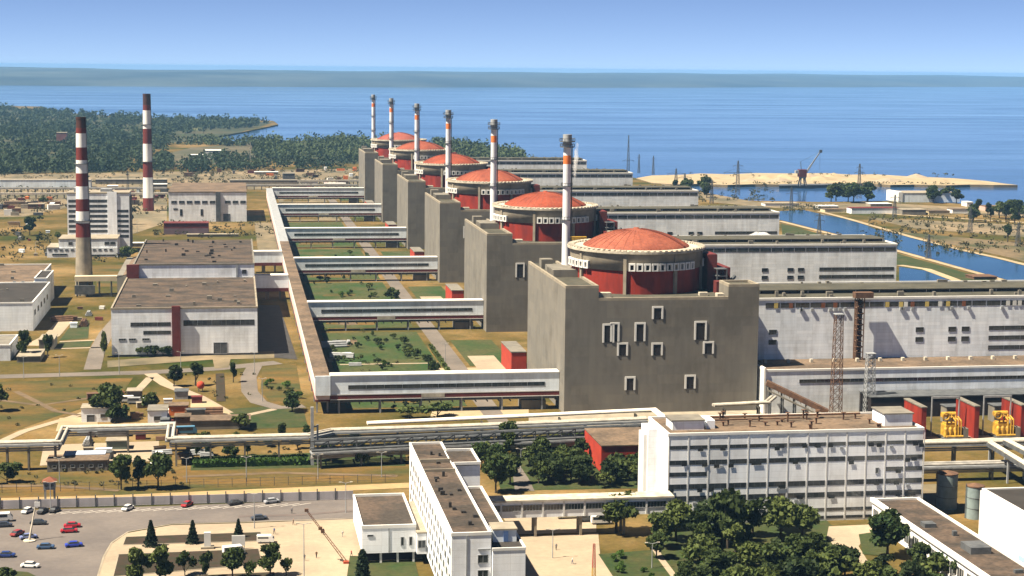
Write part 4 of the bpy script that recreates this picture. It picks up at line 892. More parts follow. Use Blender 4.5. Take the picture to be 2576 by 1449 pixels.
# pipe bank and clutter on the apron under the gallery
# ------------------------------------------------------------------ ground sheets (each a few cm above the one below)
def gsheet(name, pts, mat, z): return sheet(name, gs(*pts), mat, z)
def strip(name, pts, w_, mat, z, closed=False):
    P = [Vector((p[0],p[1],0)) for p in pts]; mb = MB(); n = len(P)
    for i in range(n):
        d = (P[min(i+1,n-1)]-P[max(i-1,0)]).normalized(); nn = Vector((-d.y,d.x,0))*w_/2
        mb.v += [tuple(P[i]+nn+Vector((0,0,z))), tuple(P[i]-nn+Vector((0,0,z)))]
    for i in range(n-1): mb.f.append((2*i,2*i+1,2*i+3,2*i+2)); mb.m.append(0)
    o = mb.build(name, mat); o['kind'] = 'structure'; return o
# woods floor
gsheet('woodland_floor', [(-200,266),(0,268),(140,283),(330,297),(480,303),(690,308),(600,334),(500,352),(330,372),(300,430),(0,438),(-200,440)], WOODF, .05)
gsheet('wood_clearing', [(20,318),(150,322),(180,334),(60,334)], LAWN, .08); gsheet('wood_clearing', [(370,318),(520,320),(500,328),(380,326)], M('meadow',(.12,.12,.055),(.085,.10,.035),.01), .08); gsheet('wood_clearing', [(170,352),(300,350),(310,366),(190,370)], LAWN, .08)
gsheet('woodland_floor', [(640,366),(760,357),(980,361),(1200,377),(1330,403),(1240,412),(900,412),(640,404)], WOODF, .05)
gsheet('sandy_clearing', [(480,372),(640,360),(650,400),(560,412),(400,420),(385,395)], M('dry clearing',(.125,.105,.062),(.075,.075,.038),.012,.95,(1,1,1),.4,.6,.25,.06), .07)
# sandy building ground, middle distance
SANDD = M('sandy building ground', (.30,.225,.135), (.115,.105,.062), .028, .95, (1,.5,1), .36, .66, .3, .12)
gsheet('sandy_site', [(-60,440),(420,432),(900,424),(905,475),(690,478),(420,470),(60,545),(-60,548)], SANDD, .06)
gsheet('sandy_site', [(640,560),(690,560),(720,640),(650,640)], SANDD, .06)
gsheet('sandy_site', [(300,490),(420,480),(420,560),(300,600)], SANDD, .06)
# dry fields at the left
gsheet('dry_field', [(-80,965),(335,950),(300,1000),(150,1045),(20,1090),(-80,1110)], DRYG, .06)
gsheet('dry_field', [(-80,1200),(430,1182),(1030,1172),(1030,1226),(-80,1266)], DRYG, .06)
gsheet('dry_field', [(232,670),(318,664),(320,720),(245,722)], DRYG, .06)
gsheet('dry_field', [(660,925),(745,915),(760,1000),(690,1020),(655,985)], DRYG, .06)
gsheet('lawn', [(560,1030),(760,1018),(775,1075),(600,1080)], LAWN, .06)
gsheet('lawn', [(480,1150),(780,1140),(1020,1140),(1020,1172),(480,1184)], LAWN, .07)
# roads on the left
strip('road', gs((-80,950),(170,943),(378,937),(540,928),(700,912)), 8.5, ROADM, .09)
strip('road', gs((232,930),(245,880),(268,838),(300,800)), 6.5, ROADM, .10)
strip('road', gs((640,922),(625,950),(628,985),(650,1012),(700,1026),(765,1022)), 6, ROADM, .10)
strip('road', gs((590,1062),(620,1045),(690,1030)), 3, PLAZA, .11)
strip('path', gs((378,940),(420,968),(500,1000),(570,1040)), 5, PLAZA, .11)
strip('path', gs((-60,1140),(60,1085),(180,1050),(262,1022),(330,1000),(378,950)), 3.2, PLAZA, .11)
gsheet('pale_yard', [(480,1005),(530,1010),(585,1045),(560,1068),(470,1068),(478,1040)], SANDM, .12)
gsheet('pale_yard', [(150,1052),(246,1048),(246,1082),(140,1086)], SANDM, .12)
gsheet('pale_yard', [(110,1120),(400,1110),(400,1160),(100,1172)], PLAZA, .09)
gsheet('pale_yard', [(520,890),(690,884),(690,902),(580,904),(575,925),(540,928),(535,905),(270,925),(270,908)], SANDD, .12)
strip('path', gs((150,860),(240,856)), 2.5, PLAZA, .10); strip('path', gs((130,878),(265,874)), 2.5, PLAZA, .10); strip('path', gs((170,800),(130,845),(80,870)), 7, PLAZA, .10)
gsheet('lawn', [(150,862),(235,858),(225,872),(140,876)], LAWN, .08); gsheet('lawn', [(185,810),(225,806),(222,852),(150,856)], LAWN, .08)
strip('rail_track', gs((553,940),(556,1010)), 3.2, BED, .13)
# courts between the galleries
COURT = M('patchy court grass', (.026,.066,.008), (.075,.080,.022), .05, .95, (1,.8,1), .40, .60, .35, .6)
for i in range(6):
    y0 = UY[i]+16; y1 = UY[min(i+1,5)]+4 if i < 5 else UY[5]+110
    sheet('lawn', [(37,y0+2),(79,y0+2),(79,y1),(37,y1)], COURT if i < 4 else SANDD, .06)
    sheet('dry_patch', [(40,y0+14),(62,y0+10),(66,y0+34),(44,y0+40)], DRYG, .08)
    if i < 4: sheet('pale_yard', [(93,y0+62),(104,y0+62),(104,y0+58+50),(93,y0+58+50)], PLAZA, .10)
    sheet('pale_yard', [(76,y0+62),(103.5,y0+62),(103.5,y0+80),(76,y0+80)], SANDM, .09)
    sheet('lawn', [(91,y0+22),(109,y0+22),(109,y0+40),(103,y0+60),(91,y0+60)], COURT, .09); sheet('lawn', [(91,y0+84),(109,y0+84),(109,y0+150),(91,y0+150)], COURT, .075)
    strip('path', [(38,y0+48),(80,y0+48)], 2.2, PLAZA, .10); strip('path', [(40,y0+92),(80,y0+92)], 2.0, PLAZA, .10)
strip('road', [(86,540),(85.5,700),(84,1560)], 7.0, ROADM, .12)
gsheet('pale_yard', [(1090,1030),(1330,1022),(1330,1048),(1080,1052)], SANDM, .10)
gsheet('apron', [(1330,1040),(1960,1020),(1960,1060),(1330,1075)], CONCL, .05)
SOIL = M('bare soil', (.19,.13,.075), (.12,.085,.05), .2)
rq = random.Random(31)
for i in range(5):
    y0 = UY[i]+16
    for k in range(4):
        x = rq.uniform(40,70); y = y0+rq.uniform(14,160); a_, b_ = rq.uniform(3,9), rq.uniform(3,12)
        sheet('bare_patch', [(x+a_*math.cos(t_*.7854)*rq.uniform(.7,1.2), y+b_*math.sin(t_*.7854)*rq.uniform(.7,1.2)) for t_ in range(8)], SOIL if k % 2 else DRYG, .082+.002*k)
# parking, plaza
gsheet('parking_lot', [(-80,1288),(400,1274),(890,1256),(895,1312),(640,1312),(430,1318),(320,1338),(278,1365),(258,1400),(240,1460),(230,1520),(-80,1520)], ASPH, .08)
gsheet('plaza', [(320,1342),(430,1322),(640,1316),(905,1306),(925,1400),(925,1540),(235,1540),(246,1460),(263,1402),(282,1368)], PLAZA, .11)
strip('kerb', gs((905,1304),(640,1314),(430,1320),(322,1339),(281,1366),(261,1401),(244,1458),(236,1520)), .5, CONCL, .16)
strip('road_band', gs((600,1300),(760,1296),(900,1284)), 1.6, M('dark tyre band',(.15,.12,.11)), .13)
mk = M('worn white road paint',(.62,.58,.52),(.45,.40,.36),1.2)
lm = MB().box(-.2,-2.9,0,.2,2.9,.02).mesh('bay_line', mk)
for k in range(22):
    p = g(150+29*k, 1291-1.0*k); o = link('bay_line', lm, None, (p.x,p.y,.10), R(-62)); o['kind'] = 'structure'
gsheet('planting_bed', [(316,1352),(655,1340),(662,1362),(310,1372)], BED, .14); gsheet('planting_bed', [(298,1396),(650,1382),(660,1420),(285,1452)], BED, .14)
gsheet('planting_bed', [(290,1458),(690,1440),(700,1540),(280,1540)], BED, .14)
for pts in (((316,1352),(655,1340),(662,1362),(310,1372),(316,1352)),((298,1396),(650,1382),(660,1420),(285,1452),(298,1396))): strip('kerb', gs(*pts), .35, CONCL, .2)
gsheet('lawn', [(880,1400),(1040,1398),(1075,1540),(860,1540)], LAWN, .14)
gsheet('pale_yard', [(925,1402),(1060,1398),(1064,1408),(930,1414)], SANDM, .17)
gsheet('lawn', [(-40,1432),(70,1440),(110,1460),(-40,1520)], LAWN, .12)
# sand patrol strip beside the fence
gsheet('sand_strip', [(-80,1256),(300,1246),(640,1231),(1030,1215),(1030,1228),(640,1246),(300,1261),(-80,1272)], SANDS, .10)
# ground between the offices
gsheet('pale_yard', [(1265,1302),(1500,1296),(1500,1340),(1290,1345)], PLAZA, .10)
gsheet('plaza', [(1310,1352),(1505,1342),(1510,1400),(1600,1460),(1640,1540),(1320,1540)], PLAZA, .12)
gsheet('lawn', [(1505,1395),(1640,1385),(1720,1480),(1600,1540)], LAWN, .14)
gsheet('lawn', [(1640,1320),(2080,1310),(2120,1350),(2110,1540),(1660,1540)], LAWN, .07)
strip('path', gs((1640,1370),(1665,1410),(1710,1470)), 1.6, PLAZA, .16)
gsheet('lawn', [(1350,1110),(1640,1105),(1640,1228),(1260,1235),(1240,1160)], LAWN, .06)
gsheet('road_loop', [(1275,1150),(1300,1160),(1330,1205),(1345,1236),(1295,1236),(1290,1190)], ROADM, .09)
gsheet('pale_yard', [(2085,1325),(2240,1318),(2180,1345),(2160,1375),(2200,1440),(2130,1420),(2080,1350)], PLAZA, .10)
gsheet('pale_yard', [(2310,1220),(2400,1215),(2400,1290),(2310,1300)], SANDD, .07)
gsheet('lawn', [(2160,1345),(2230,1335),(2230,1400),(2170,1395)], LAWN, .13)
gsheet('gravel_yard', [(2315,1100),(2700,1090),(2700,1115),(2315,1120)], CONCL, .06)
# right: canal, banks, channel, sand bar
def dsheet(name, pts, mat, z): return gsheet(name, pts, mat, z)
dsheet('canal_water', [(1940,533),(2020,528),(2080,542),(2150,556),(2200,576),(2300,600),(2420,630),(2500,648),(2700,700),(2720,790),(2576,716),(2480,690),(2400,668),(2300,640),(2200,612),(2060,578),(1960,553)], CANAL, .18)
strip('canal_bank', gs((2060,532),(2140,553),(2230,579),(2300,599),(2420,630),(2520,652),(2700,698)), 5, SANDM, .35)
strip('canal_bank', gs((1962,557),(2060,582),(2200,616),(2300,644),(2400,672),(2480,694),(2600,728)), 5, SANDM, .35)
gsheet('bank_grass', [(1965,562),(2060,588),(2200,622),(2300,650),(2400,678),(2480,702),(2560,735),(2440,735),(2360,712),(2270,672),(2200,650),(1970,612)], LAWN, .12)
gsheet('pond_water', [(2262,672),(2330,682),(2390,706),(2420,724),(2262,728)], CANAL, .20)
strip('canal_bank', gs((2262,668),(2330,678),(2400,704),(2450,728)), 6, SANDM, .3)
strip('sandy_road', gs((2100,528),(2300,543),(2576,560),(2720,566)), 7, SANDM, .2)
gsheet('sandy_site', [(2180,548),(2576,566),(2700,572),(2700,600),(2576,596),(2300,575)], SANDD, .10)
gsheet('lawn', [(2250,582),(2576,612),(2700,620),(2700,690),(2540,648),(2420,622)], SCRUBG := M('scrubby grass',(.065,.070,.025),(.20,.145,.08),.03,.95,(1,.6,1),.42,.58,.35,.2), .08)
gsheet('sandy_site', [(1640,456),(1730,476),(1900,508),(2060,512),(2250,512),(2576,530),(2576,545),(2100,525),(1960,524),(1800,510)], SANDD, .08)
# sand bar beyond the channel: a low spit standing in the water
bar = gs((1600,450),(1640,443),(1720,441),(1760,438),(1830,440),(1900,437),(2000,438),(2080,437),(2140,441),(2200,440),(2280,445),(2400,450),(2480,457),(2530,464),(2560,467),(2500,467),(2440,466),(2380,468),(2300,466),(2240,467),(2170,463),(2100,464),(2000,466),(1900,465),(1830,467),(1760,464),(1700,466),(1640,462))
sheet('sand_bar', bar, SANDM, .8, skirt=-3)
sheet('quay_wall', gs((1960,466),(2140,463.5),(2150,467),(1960,469.5)), STEEL, 1.2, skirt=-3)

rb = random.Random(88)
for k in range(14):
    p = g(rb.uniform(1780,2420), rb.uniform(446,460)); h = rb.uniform(2,5); r_ = h*rb.uniform(1.8,3.2); mb = MB(); n_ = 14
    mb.v.append((0,0,h)); 
    for j, f in enumerate((.5,1.0)):
        for i in range(n_): a_ = 6.283*i/n_; q = r_*f*rb.uniform(.85,1.15); mb.v.append((q*math.cos(a_)*1.6, q*math.sin(a_), (h*.5 if j == 0 else -.2)))
    for i in range(n_): i2 = (i+1) % n_; mb.f.append((0,1+i,1+i2)); mb.f.append((1+i,1+n_+i,1+n_+i2,1+i2)); mb.m += [0,0]
    o = mb.build('sand_heap', RIM if 1980 < 0 else (SANDM if k % 3 else PLAZA)); o.location = (p.x,p.y,.8); tag(o, ('tall' if h > 3.5 else 'low')+' heap of pale sand on the sand bar '+('left of' if p.x < g(1990,450).x else 'near' if p.x < g(2080,450).x else 'right of')+' the harbour crane', 'sand heap', 'heaps on the sand bar')
gsheet('shade_sheet', [(650,768),(702,768),(748,905),(650,897)], M('dark asphalt yard',(.055,.05,.048),(.04,.038,.036),.2), .10)  # dark sheet: the hall's shadow beside the corridor painted into the ground colour
# ------------------------------------------------------------------ fence along the car park
t = thing('concrete_fence', 'long fence of pale concrete panels and dark posts along the car park', 'fence', (-72, 467, 0))
pm = MB().box(-2.38,-.08,.15,2.38,.08,2.5).box(-2.38,-.11,.15,2.38,-.081,.3).mesh('fence_panel', M('pale concrete fence',(.46,.43,.45),(.38,.36,.37),.3,.9,(1,1,.4)))
po = MB().box(-.14,-.2,0,.14,.2,3.3).mesh('fence_post', STEEL)
for k in range(21):
    link('fence_panel', pm, t, (2.4+4.9*k,0,0)); link('fence_post', po, t, (-.05+4.9*k,0,0))
t = thing('wire_fence', 'thin wire fence on the far side of the yellow sand strip', 'fence', (-72, 485.5, 0))
po = MB().bar((0,0,0),(0,0,2.6),.14,.14).mesh('fence_post', STEEL)
for k in range(30): link('fence_post', po, t, (3.9*k,0,0))
mb = MB()
for z in (.8,1.6,2.4): mb.bar((0,0,z),(116,0,z),.05,.05)
mb.build('fence_wire', STEEL, t)
t = thing('hedge', 'long clipped green hedge in front of the pipe trestle', 'hedge', (g(485,1178).x, g(485,1178).y, 0))
def leafbox(mb, x0, y0, z0, x1, y1, z1, n, s, rr):
    for k in range(n):
        c = Vector((rr.uniform(x0,x1), rr.uniform(y0,y1), rr.uniform(z0,z1) if rr.random() < .4 else z1-rr.random()*.3)); leafq(mb, c, s*rr.uniform(.7,1.3), rr)
def leafq(mb, c, s, rr):
    a = Vector((rr.gauss(0,1),rr.gauss(0,1),rr.gauss(0,1))).normalized(); b_ = a.cross(Vector((rr.gauss(0,1),rr.gauss(0,1),rr.gauss(0,1)))).normalized(); a *= s; b_ *= s*.7
    o = len(mb.v); mb.v += [tuple(c-a), tuple(c-b_*.9+a*.1), tuple(c+a), tuple(c+b_)]; mb.f.append((o,o+1,o+2,o+3)); mb.m.append(0)
rr = random.Random(4); hl = g(776,1170).x-g(485,1178).x
mb = MB(); leafbox(mb, 0,0,.1, hl,6,1.9, 2600, .55, rr); mb.build('leaves', LEAFH, t); MB().box(.2,.2,0,hl-.2,5.8,1.5).build('inner_growth', LEAFH, t)

for i in range(3):
    y0 = UY[i]+16; t = thing('hedge', ['clipped hedge along the court road behind the nearest gallery','clipped hedge along the court road behind the second gallery','clipped hedge along the court road behind the third gallery'][i], 'hedge', (79.6, y0+30, 0), 'hedges along the court road')
    mb = MB(); leafbox(mb, 0,0,.1, 1.6,100,1.7, 900, .5, rr); mb.build('leaves', LEAF2, t); MB().box(.2,.2,0,1.4,99.8,1.3).build('inner_growth', LEAF2, t)
# ------------------------------------------------------------------ trees
def broad(name, h, r, n, seed, leaf, s=.6, trunk=.28, lobes=13, flat=.75):
    rr = random.Random(seed); tr = MB()
    th = h*trunk; tr.tube((0,0,-.1),(0,0,th),.035*h,8,0,.022*h); L_ = []
    for k in range(lobes):
        a = rr.uniform(0,6.28); q = r*rr.uniform(.15,.68) if k else 0; zz = rr.uniform(.36,.86) if k else .8
        L_.append((Vector((q*math.cos(a)*rr.uniform(.8,1.25), q*math.sin(a), h*zz)), r*rr.uniform(.22,.54)))
    for c, rad in L_[:6]: tr.tube((0,0,th*.85),tuple(c),.016*h,5,0,.004*h)
    cr = MB()
    for k in range(n):
        c, rad = L_[min(int(rr.random()**1.3*len(L_)), len(L_)-1)]; d = Vector((rr.gauss(0,1),rr.gauss(0,1),rr.gauss(0,1))).normalized()
        p = c + Vector((d.x,d.y,d.z*flat))*rad*(rr.random()**.35)*rr.choice((1,1,1,1.15))
        if p.z < h*.16: p.z = h*.16+rr.random()*h*.1
        leafq(cr, p, s*rr.uniform(.6,1.3), rr)
    return tr.mesh('trunk', BARK), cr.mesh('crown', leaf), h
def conif(h, r, n, seed, leaf=LEAFC, pw=1.0, s=.5):
    rr = random.Random(seed); tr = MB().tube((0,0,-.1),(0,0,h*.95),.02*h,7,0,.004*h); cr = MB()
    for k in range(n):
        f = rr.random()**.75; z = h*(.07+.93*f); tier = .72+.28*abs(math.sin(f*22)); rad = r*((1-f)**pw)*tier+.06
        a = rr.uniform(0,6.28); q = rad*rr.random()**.4; leafq(cr, Vector((q*math.cos(a),q*math.sin(a),z-q*.25)), s*rr.uniform(.6,1.2), rr)
    return tr.mesh('trunk', BARK), cr.mesh('crown', leaf), h
BR = [broad('b',9,3.9,1900,s_,LEAF if s_ % 2 else LEAF2) for s_ in (31,32,33,34,35,36)]
TALL = [broad('b',10,2.5,1500,s_,LEAF,.55,.2,8,1.2) for s_ in (41,42,43)]
SMALL = [broad('b',4.2,2.4,700,s_,LEAF2 if s_ % 2 else LEAF,.42,.15,6) for s_ in (51,52,53)]
CON = [conif(6.5,2.1,1300,s_,s=.42) for s_ in (61,62)]
THU = [conif(7.5,1.6,1300,71,LEAFC,.55,.42)]
rt = random.Random(99)
def tree(kind, x, y, h, label, name='broadleaf_tree', group=None, sx=1.0, cat='tree'):
    tm, cm, h0 = rt.choice(kind); s_ = h/h0
    t = thing(name, label, cat, (x, y, 0), group, rt.uniform(0,6.28)); t.scale = (s_*sx, s_*sx, s_)
    link('trunk', tm, t); link('crown', cm, t); return t
def ptree(kind, px, pyb, pyt, label, name='broadleaf_tree', group=None, wpx=None, cat='tree'):
    p = g(px, pyb); top = ay(px, pyt, p.y).z; h0 = kind[0][2]
    return tree(kind, p.x, p.y, max(top,1.2), label, name, group, 1.0 if wpx is None else wpx/(kind_w(kind)*(top/h0)*FP/(p-CC).dot(CF)), cat)
def kind_w(k): return {id(BR):7.6, id(TALL):5.0, id(SMALL):4.6, id(CON):4.2, id(THU):3.2}[id(k)]
# single trees one can point at
for px in (356,372,392,410,424): ptree(SMALL,px,897,870+rt.uniform(-4,6),'dark bush at the foot of the white auxiliary hall left of its red shaft','shrub','bushes at the foot of the white auxiliary hall')
for a in ((BR,438,972,918,'round dark tree left of the taller one by the white auxiliary hall',None,40),(TALL,492,970,905,'taller dark tree beside the orange tank',None,42),(TALL,587,962,908,'slim dark tree right of the loading path',None,22),
          (BR,270,1056,962,'big dark tree clump in the yard, largest tree',None,84),(SMALL,292,1062,1012,'rounded tree at the right foot of the big yard tree',None,60),(SMALL,735,1036,985,'wide bushy tree beside the end of the long corridor',None,66),(SMALL,606,1082,1040,'small green tree at the point of the pale yard',None,46),
          (BR,-6,1035,962,'dark tree cut by the left picture edge on the dry field',None,52),(TALL,120,900,838,'dark tree beside the grey garage on the left',None,26),(BR,62,902,828,'dark tree in front of the white hall at the left edge',None,44),(SMALL,262,898,832,'shrubby tree at the left corner of the white auxiliary hall',None,26),
          (SMALL,382,1030,985,'olive tree in the yard left of the blue grey container',None,52),(BR,75,592,545,'dark tree on the sandy ground left of the striped office tower',None,34),(BR,325,565,520,'dark tree at the foot of the far striped chimney',None,30),(SMALL,322,655,618,'green tree at the left of the lean-to',None,46),
          (SMALL,985,756,722,'dark round bush tree in the court before the second gallery',None,42),(TALL,1078,930,888,'dark tree on the road in the court behind the nearest gallery',None,34),(SMALL,1092,948,905,'tree just right of the dark court tree',None,30),
          (BR,305,1232,1142,'left dark tree of the trio below the pipe trestle',None,58),(TALL,348,1228,1138,'middle dark tree of the trio below the pipe trestle',None,44),(BR,398,1230,1136,'right dark tree of the trio below the pipe trestle',None,72),
          (SMALL,18,1215,1165,'olive shrub tree at the left edge below the trestle',None,70),(SMALL,12,1470,1428,'dark shrub in the lower left corner of the car park',None,60),
          (BR,680,1452,1366,'dark tree with round top right of the plaza beds',None,72),(SMALL,720,1448,1402,'smaller dark tree touching the round topped plaza tree',None,36),
          (BR,350,1478,1375,'left large tree of the plaza bed',None,70),(BR,402,1470,1370,'second large tree of the plaza bed',None,78),(SMALL,465,1448,1385,'third tree of the plaza bed, small and dark',None,48),(SMALL,518,1456,1392,'fourth tree of the plaza bed, narrow and dark',None,42),(BR,585,1458,1376,'fifth tree of the plaza bed, before the white vehicle',None,64),(SMALL,628,1460,1410,'low sixth tree of the plaza bed',None,40),
          (BR,1550,1340,1243,'big dark tree standing before the glazed footbridge',None,118),(BR,1830,1380,1226,'tallest dark tree in front of the white office block',None,100),(BR,2232,1402,1290,'dense dark tree in front of the brown roofed canteen',None,104),
          (BR,1247,1240,1140,'dense green tree right of the administration building',None,70),(BR,1212,1180,1112,'dark tree behind the administration building',None,60),(SMALL,1100,1050,1012,'dark bushes under the nearest gallery',None,90),(SMALL,1030,1052,1020,'left dark bush under the nearest gallery',None,66)):
    ptree(a[0],a[1],a[2],a[3],a[4],group=a[5],wpx=a[6])
for px, yb, yt, lab in ((380,1375,1310,'left conifer of the three on the plaza bed edge'),(485,1368,1310,'middle conifer of the three on the plaza bed edge'),(600,1352,1306,'right conifer of the three on the plaza bed edge')): ptree(CON,px,yb,yt,lab,'conifer_tree')
ptree(THU,912,1470,1384,'dark blue green thuja at the corner of the flat annex','conifer_tree',None,46)
BUSH = [broad('b',2.6,2.0,420,s_,LEAFH,.34,.1,5) for s_ in (54,55)]
def clump(poly, n, kinds, hr, label, group, seed, mind=0):
    rr = random.Random(seed); out = []
    xs = [p[0] for p in poly]; ys = [p[1] for p in poly]
    def inside(x, y):
        c = False; j = len(poly)-1
        for i in range(len(poly)):
            if (poly[i][1] > y) != (poly[j][1] > y) and x < (poly[j][0]-poly[i][0])*(y-poly[i][1])/(poly[j][1]-poly[i][1])+poly[i][0]: c = not c
            j = i
        return c
    tries = 0
    while len(out) < n and tries < 4000:
        tries += 1; x = rr.uniform(min(xs),max(xs)); y = rr.uniform(min(ys),max(ys))
        if not inside(x,y): continue
        p = g(x,y)
        if any((p-q).length < mind for q in out): continue
        out.append(p)
        fx = (x-min(xs))/(max(xs)-min(xs)); fy = (y-min(ys))/(max(ys)-min(ys))
        spot = ('far ' if fy < .34 else 'near ' if fy > .67 else 'middle ')+('left' if fx < .25 else 'centre left' if fx < .5 else 'centre right' if fx < .75 else 'right')
        tree(rr.choice(kinds), p.x, p.y, rr.uniform(*hr), label+', '+spot if n > 6 else label, group=group, sx=rr.uniform(.9,1.2))
clump([(1300,1150),(1450,1130),(1470,1185),(1620,1190),(1620,1228),(1350,1230),(1345,1190)], 32, (BR,BR,SMALL), (4.5,8), 'dark tree between the red shed and the footbridge', 'trees between the red shed and the footbridge', 1, 3)
clump([(1640,1390),(1700,1360),(2030,1350),(2090,1400),(2110,1520),(1700,1520)], 36, (BR,BR,SMALL), (4.5,8.5), 'dark tree in the grove before the white office block', 'trees before the white office block', 2, 4)
clump([(1600,1352),(2010,1335),(2020,1362),(1640,1382)], 9, (BR,), (8,11), 'taller tree close along the white office block', 'tall trees along the white office block', 3, 5)
clump([(1650,1390),(2110,1400),(2115,1520),(1680,1530)], 26, (BUSH,), (1.6,3), 'bright green bush before the white office block', 'bushes before the white office block', 21, 2.5)
clump([(1510,1400),(1620,1400),(1700,1480),(1600,1500)], 8, (BUSH,), (1,2), 'bright green bush right of the paving', 'bushes on the strip right of the paving', 22, 2.5)
clump([(2090,1450),(2420,1430),(2420,1540),(2090,1540)], 16, (BR,SMALL), (5,8.5), 'dark tree below the canteen windows', 'trees below the canteen', 4, 4)
clump([(1180,1120),(1280,1110),(1290,1225),(1255,1225)], 7, (BR,), (7,9.5), 'green tree right of the administration building', 'trees right of the administration building', 5, 4)
clump([(420,1120),(780,1095),(780,1140),(430,1165)], 14, (SMALL,SMALL,TALL), (3,6), 'small dark tree under the pipe trestle', 'small trees under the pipe trestle', 6, 3)
clump([(795,1130),(1010,1125),(1010,1172),(795,1172)], 9, (SMALL,BR), (3.5,7), 'dark tree under the lower pipe trestle', 'trees under the lower pipe trestle', 7, 3)
clump([(2425,535),(2600,540),(2600,570),(2440,560)], 12, (BR,TALL), (11,18), 'dark tree among the small far houses', 'trees among the far houses', 8, 12)
clump([(2085,505),(2190,505),(2190,512),(2085,512)], 6, (BR,), (14,20), 'tree on the near bank of the channel', 'trees on the channel bank', 9, 10)
clump([(2330,505),(2420,508),(2420,512),(2330,512)], 4, (BR,), (13,18), 'tree behind the long pale house at the channel', 'trees behind the long pale house', 10, 10)
clump([(1690,478),(1780,482),(1780,500),(1720,496)], 8, (BR,TALL), (10,18), 'dark tree at the left end of the sand bar', 'trees at the sand bar end', 12, 8)
clump([(2520,600),(2600,610),(2600,640),(2540,625)], 5, (TALL,), (8,14), 'dark tree on the grassy canal side at the right edge', 'trees on the canal side', 13, 8)
clump([(800,800),(960,800),(1030,925),(850,925)], 16, (SMALL,), (1.4,3.4), 'small shrub behind the nearest gallery', 'shrubs behind the nearest gallery', 14, 5)
clump([(70,480),(300,540),(300,600),(40,620)], 7, (SMALL,), (4,6), 'small tree around the striped office tower', 'small trees around the office tower', 15, 10)
clump([(760,640),(900,640),(960,760),(800,760)], 14, (SMALL,TALL), (1.6,4), 'small tree in the courts behind the second gallery', 'shrubs behind the second and third galleries', 16, 5)
clump([(850,950),(1000,960),(1120,1020),(880,1050)], 10, (SMALL,), (1.4,3), 'small shrub beside the nearest gallery', 'shrubs beside the nearest gallery', 17, 5)
clump([(800,830),(930,830),(1030,930),(860,930)], 12, (BUSH,SMALL), (1.2,2.6), 'low bush behind the nearest gallery', 'bushes behind the nearest gallery', 24, 4)
clump([(960,830),(1030,830),(1075,905),(1010,905)], 9, (SMALL,), (2.4,4), 'dark shrub along the court road edge', 'shrubs along the court road', 25, 3)
clump([(800,700),(900,700),(960,760),(830,760)], 12, (BUSH,SMALL), (1.2,3), 'low bush behind the second gallery', 'bushes behind the second gallery', 26, 4)
clump([(640,930),(690,930),(760,1010),(745,1020),(690,1000)], 8, (BUSH,SMALL), (1.4,3), 'bush at the left foot of the long corridor', 'bushes beside the long corridor', 27, 3)
for k, pp in enumerate((((-60,1000),(100,1020),(240,1000),(330,985)),((40,985),(140,1035),(200,1045)),((460,1200),(700,1190),(1000,1198)),((-60,1225),(120,1222),(300,1235)),((60,500),(200,520),(330,508)),((430,455),(600,448),(880,452)))):
    strip('worn_track', gs(*pp), 2.4, SOIL, .115+.004*k)
# far woods that read as one mass
def wood(name, polys, n, seed, label, hr=(8,15)):
    rr = random.Random(seed); mb = MB()
    for poly, k in polys:
        xs = [p[0] for p in poly]; ys = [p[1] for p in poly]; c_ = 0; tries = 0
        while c_ < k and tries < k*20:
            tries += 1; x = rr.uniform(min(xs),max(xs)); y = rr.uniform(min(ys),max(ys)); ins = False; j = len(poly)-1
            for i in range(len(poly)):
                if (poly[i][1] > y) != (poly[j][1] > y) and x < (poly[j][0]-poly[i][0])*(y-poly[i][1])/(poly[j][1]-poly[i][1])+poly[i][0]: ins = not ins
                j = i
            if not ins or (noise.noise((x*.016, y*.05, 1.7)) > .06 and rr.random() < .8): continue
            c_ += 1; p = g(x,y); dist = p.y; h = rr.uniform(*hr); r = h*rr.uniform(.38,.66); h *= rr.choice((.7,.9,1,1,1.25)); s_ = .8+dist/3000
            for q in range(22):
                d = Vector((rr.gauss(0,1),rr.gauss(0,1),rr.gauss(0,1))).normalized()
                leafq(mb, Vector((p.x+d.x*r*.9, p.y+d.y*r*.9, h*.55+d.z*h*.42)), s_*rr.uniform(.8,1.6), rr)
    o = mb.build(name, LEAFF); o['kind'] = 'stuff'; o['label'] = label; o['category'] = 'wood'; return o
wood('far_wood', [([(-60,268),(140,284),(330,297),(330,345),(-60,345)],900),([(330,297),(684,308),(640,321),(520,332),(440,340),(330,342)],480),([(-60,345),(360,345),(360,395),(-60,400)],620),([(-60,400),(300,395),(430,400),(430,432),(-60,440)],620),([(330,350),(440,352),(420,372),(360,400)],110),([(440,356),(640,362),(640,368),(440,366)],40),([(560,395),(700,404),(900,408),(900,424),(480,436),(430,420)],200)], 0, 'x1' and 501, 'dark wood covering the far left shore')
wood('far_wood', [([(640,368),(720,358),(860,357),(980,362),(980,398),(880,408),(640,402)],620),([(1090,366),(1200,377),(1300,394),(1335,404),(1250,412),(1100,400)],420),([(500,357),(600,366),(640,364),(640,370),(520,368)],40)], 0, 502, 'dark wood on the low point behind the reactor blocks', (9,16))
def scrub(polys, seed, label, hr, s0):
    rr = random.Random(seed); mb = MB()
    for (x0,y0,x1,y1), k in polys:
        for c_ in range(k):
            p = g(rr.uniform(x0,x1), rr.uniform(y0,y1)); h = rr.uniform(*hr)
            for q in range(16):
                d = Vector((rr.gauss(0,1),rr.gauss(0,1),rr.gauss(0,1))).normalized(); leafq(mb, Vector((p.x+d.x*h*.7,p.y+d.y*h*.7,h*.5+d.z*h*.45)), s0*rr.uniform(.7,1.4), rr)
    o = mb.build('scrub', SCRUB); o['kind'] = 'stuff'; o['label'] = label; o['category'] = 'scrub'
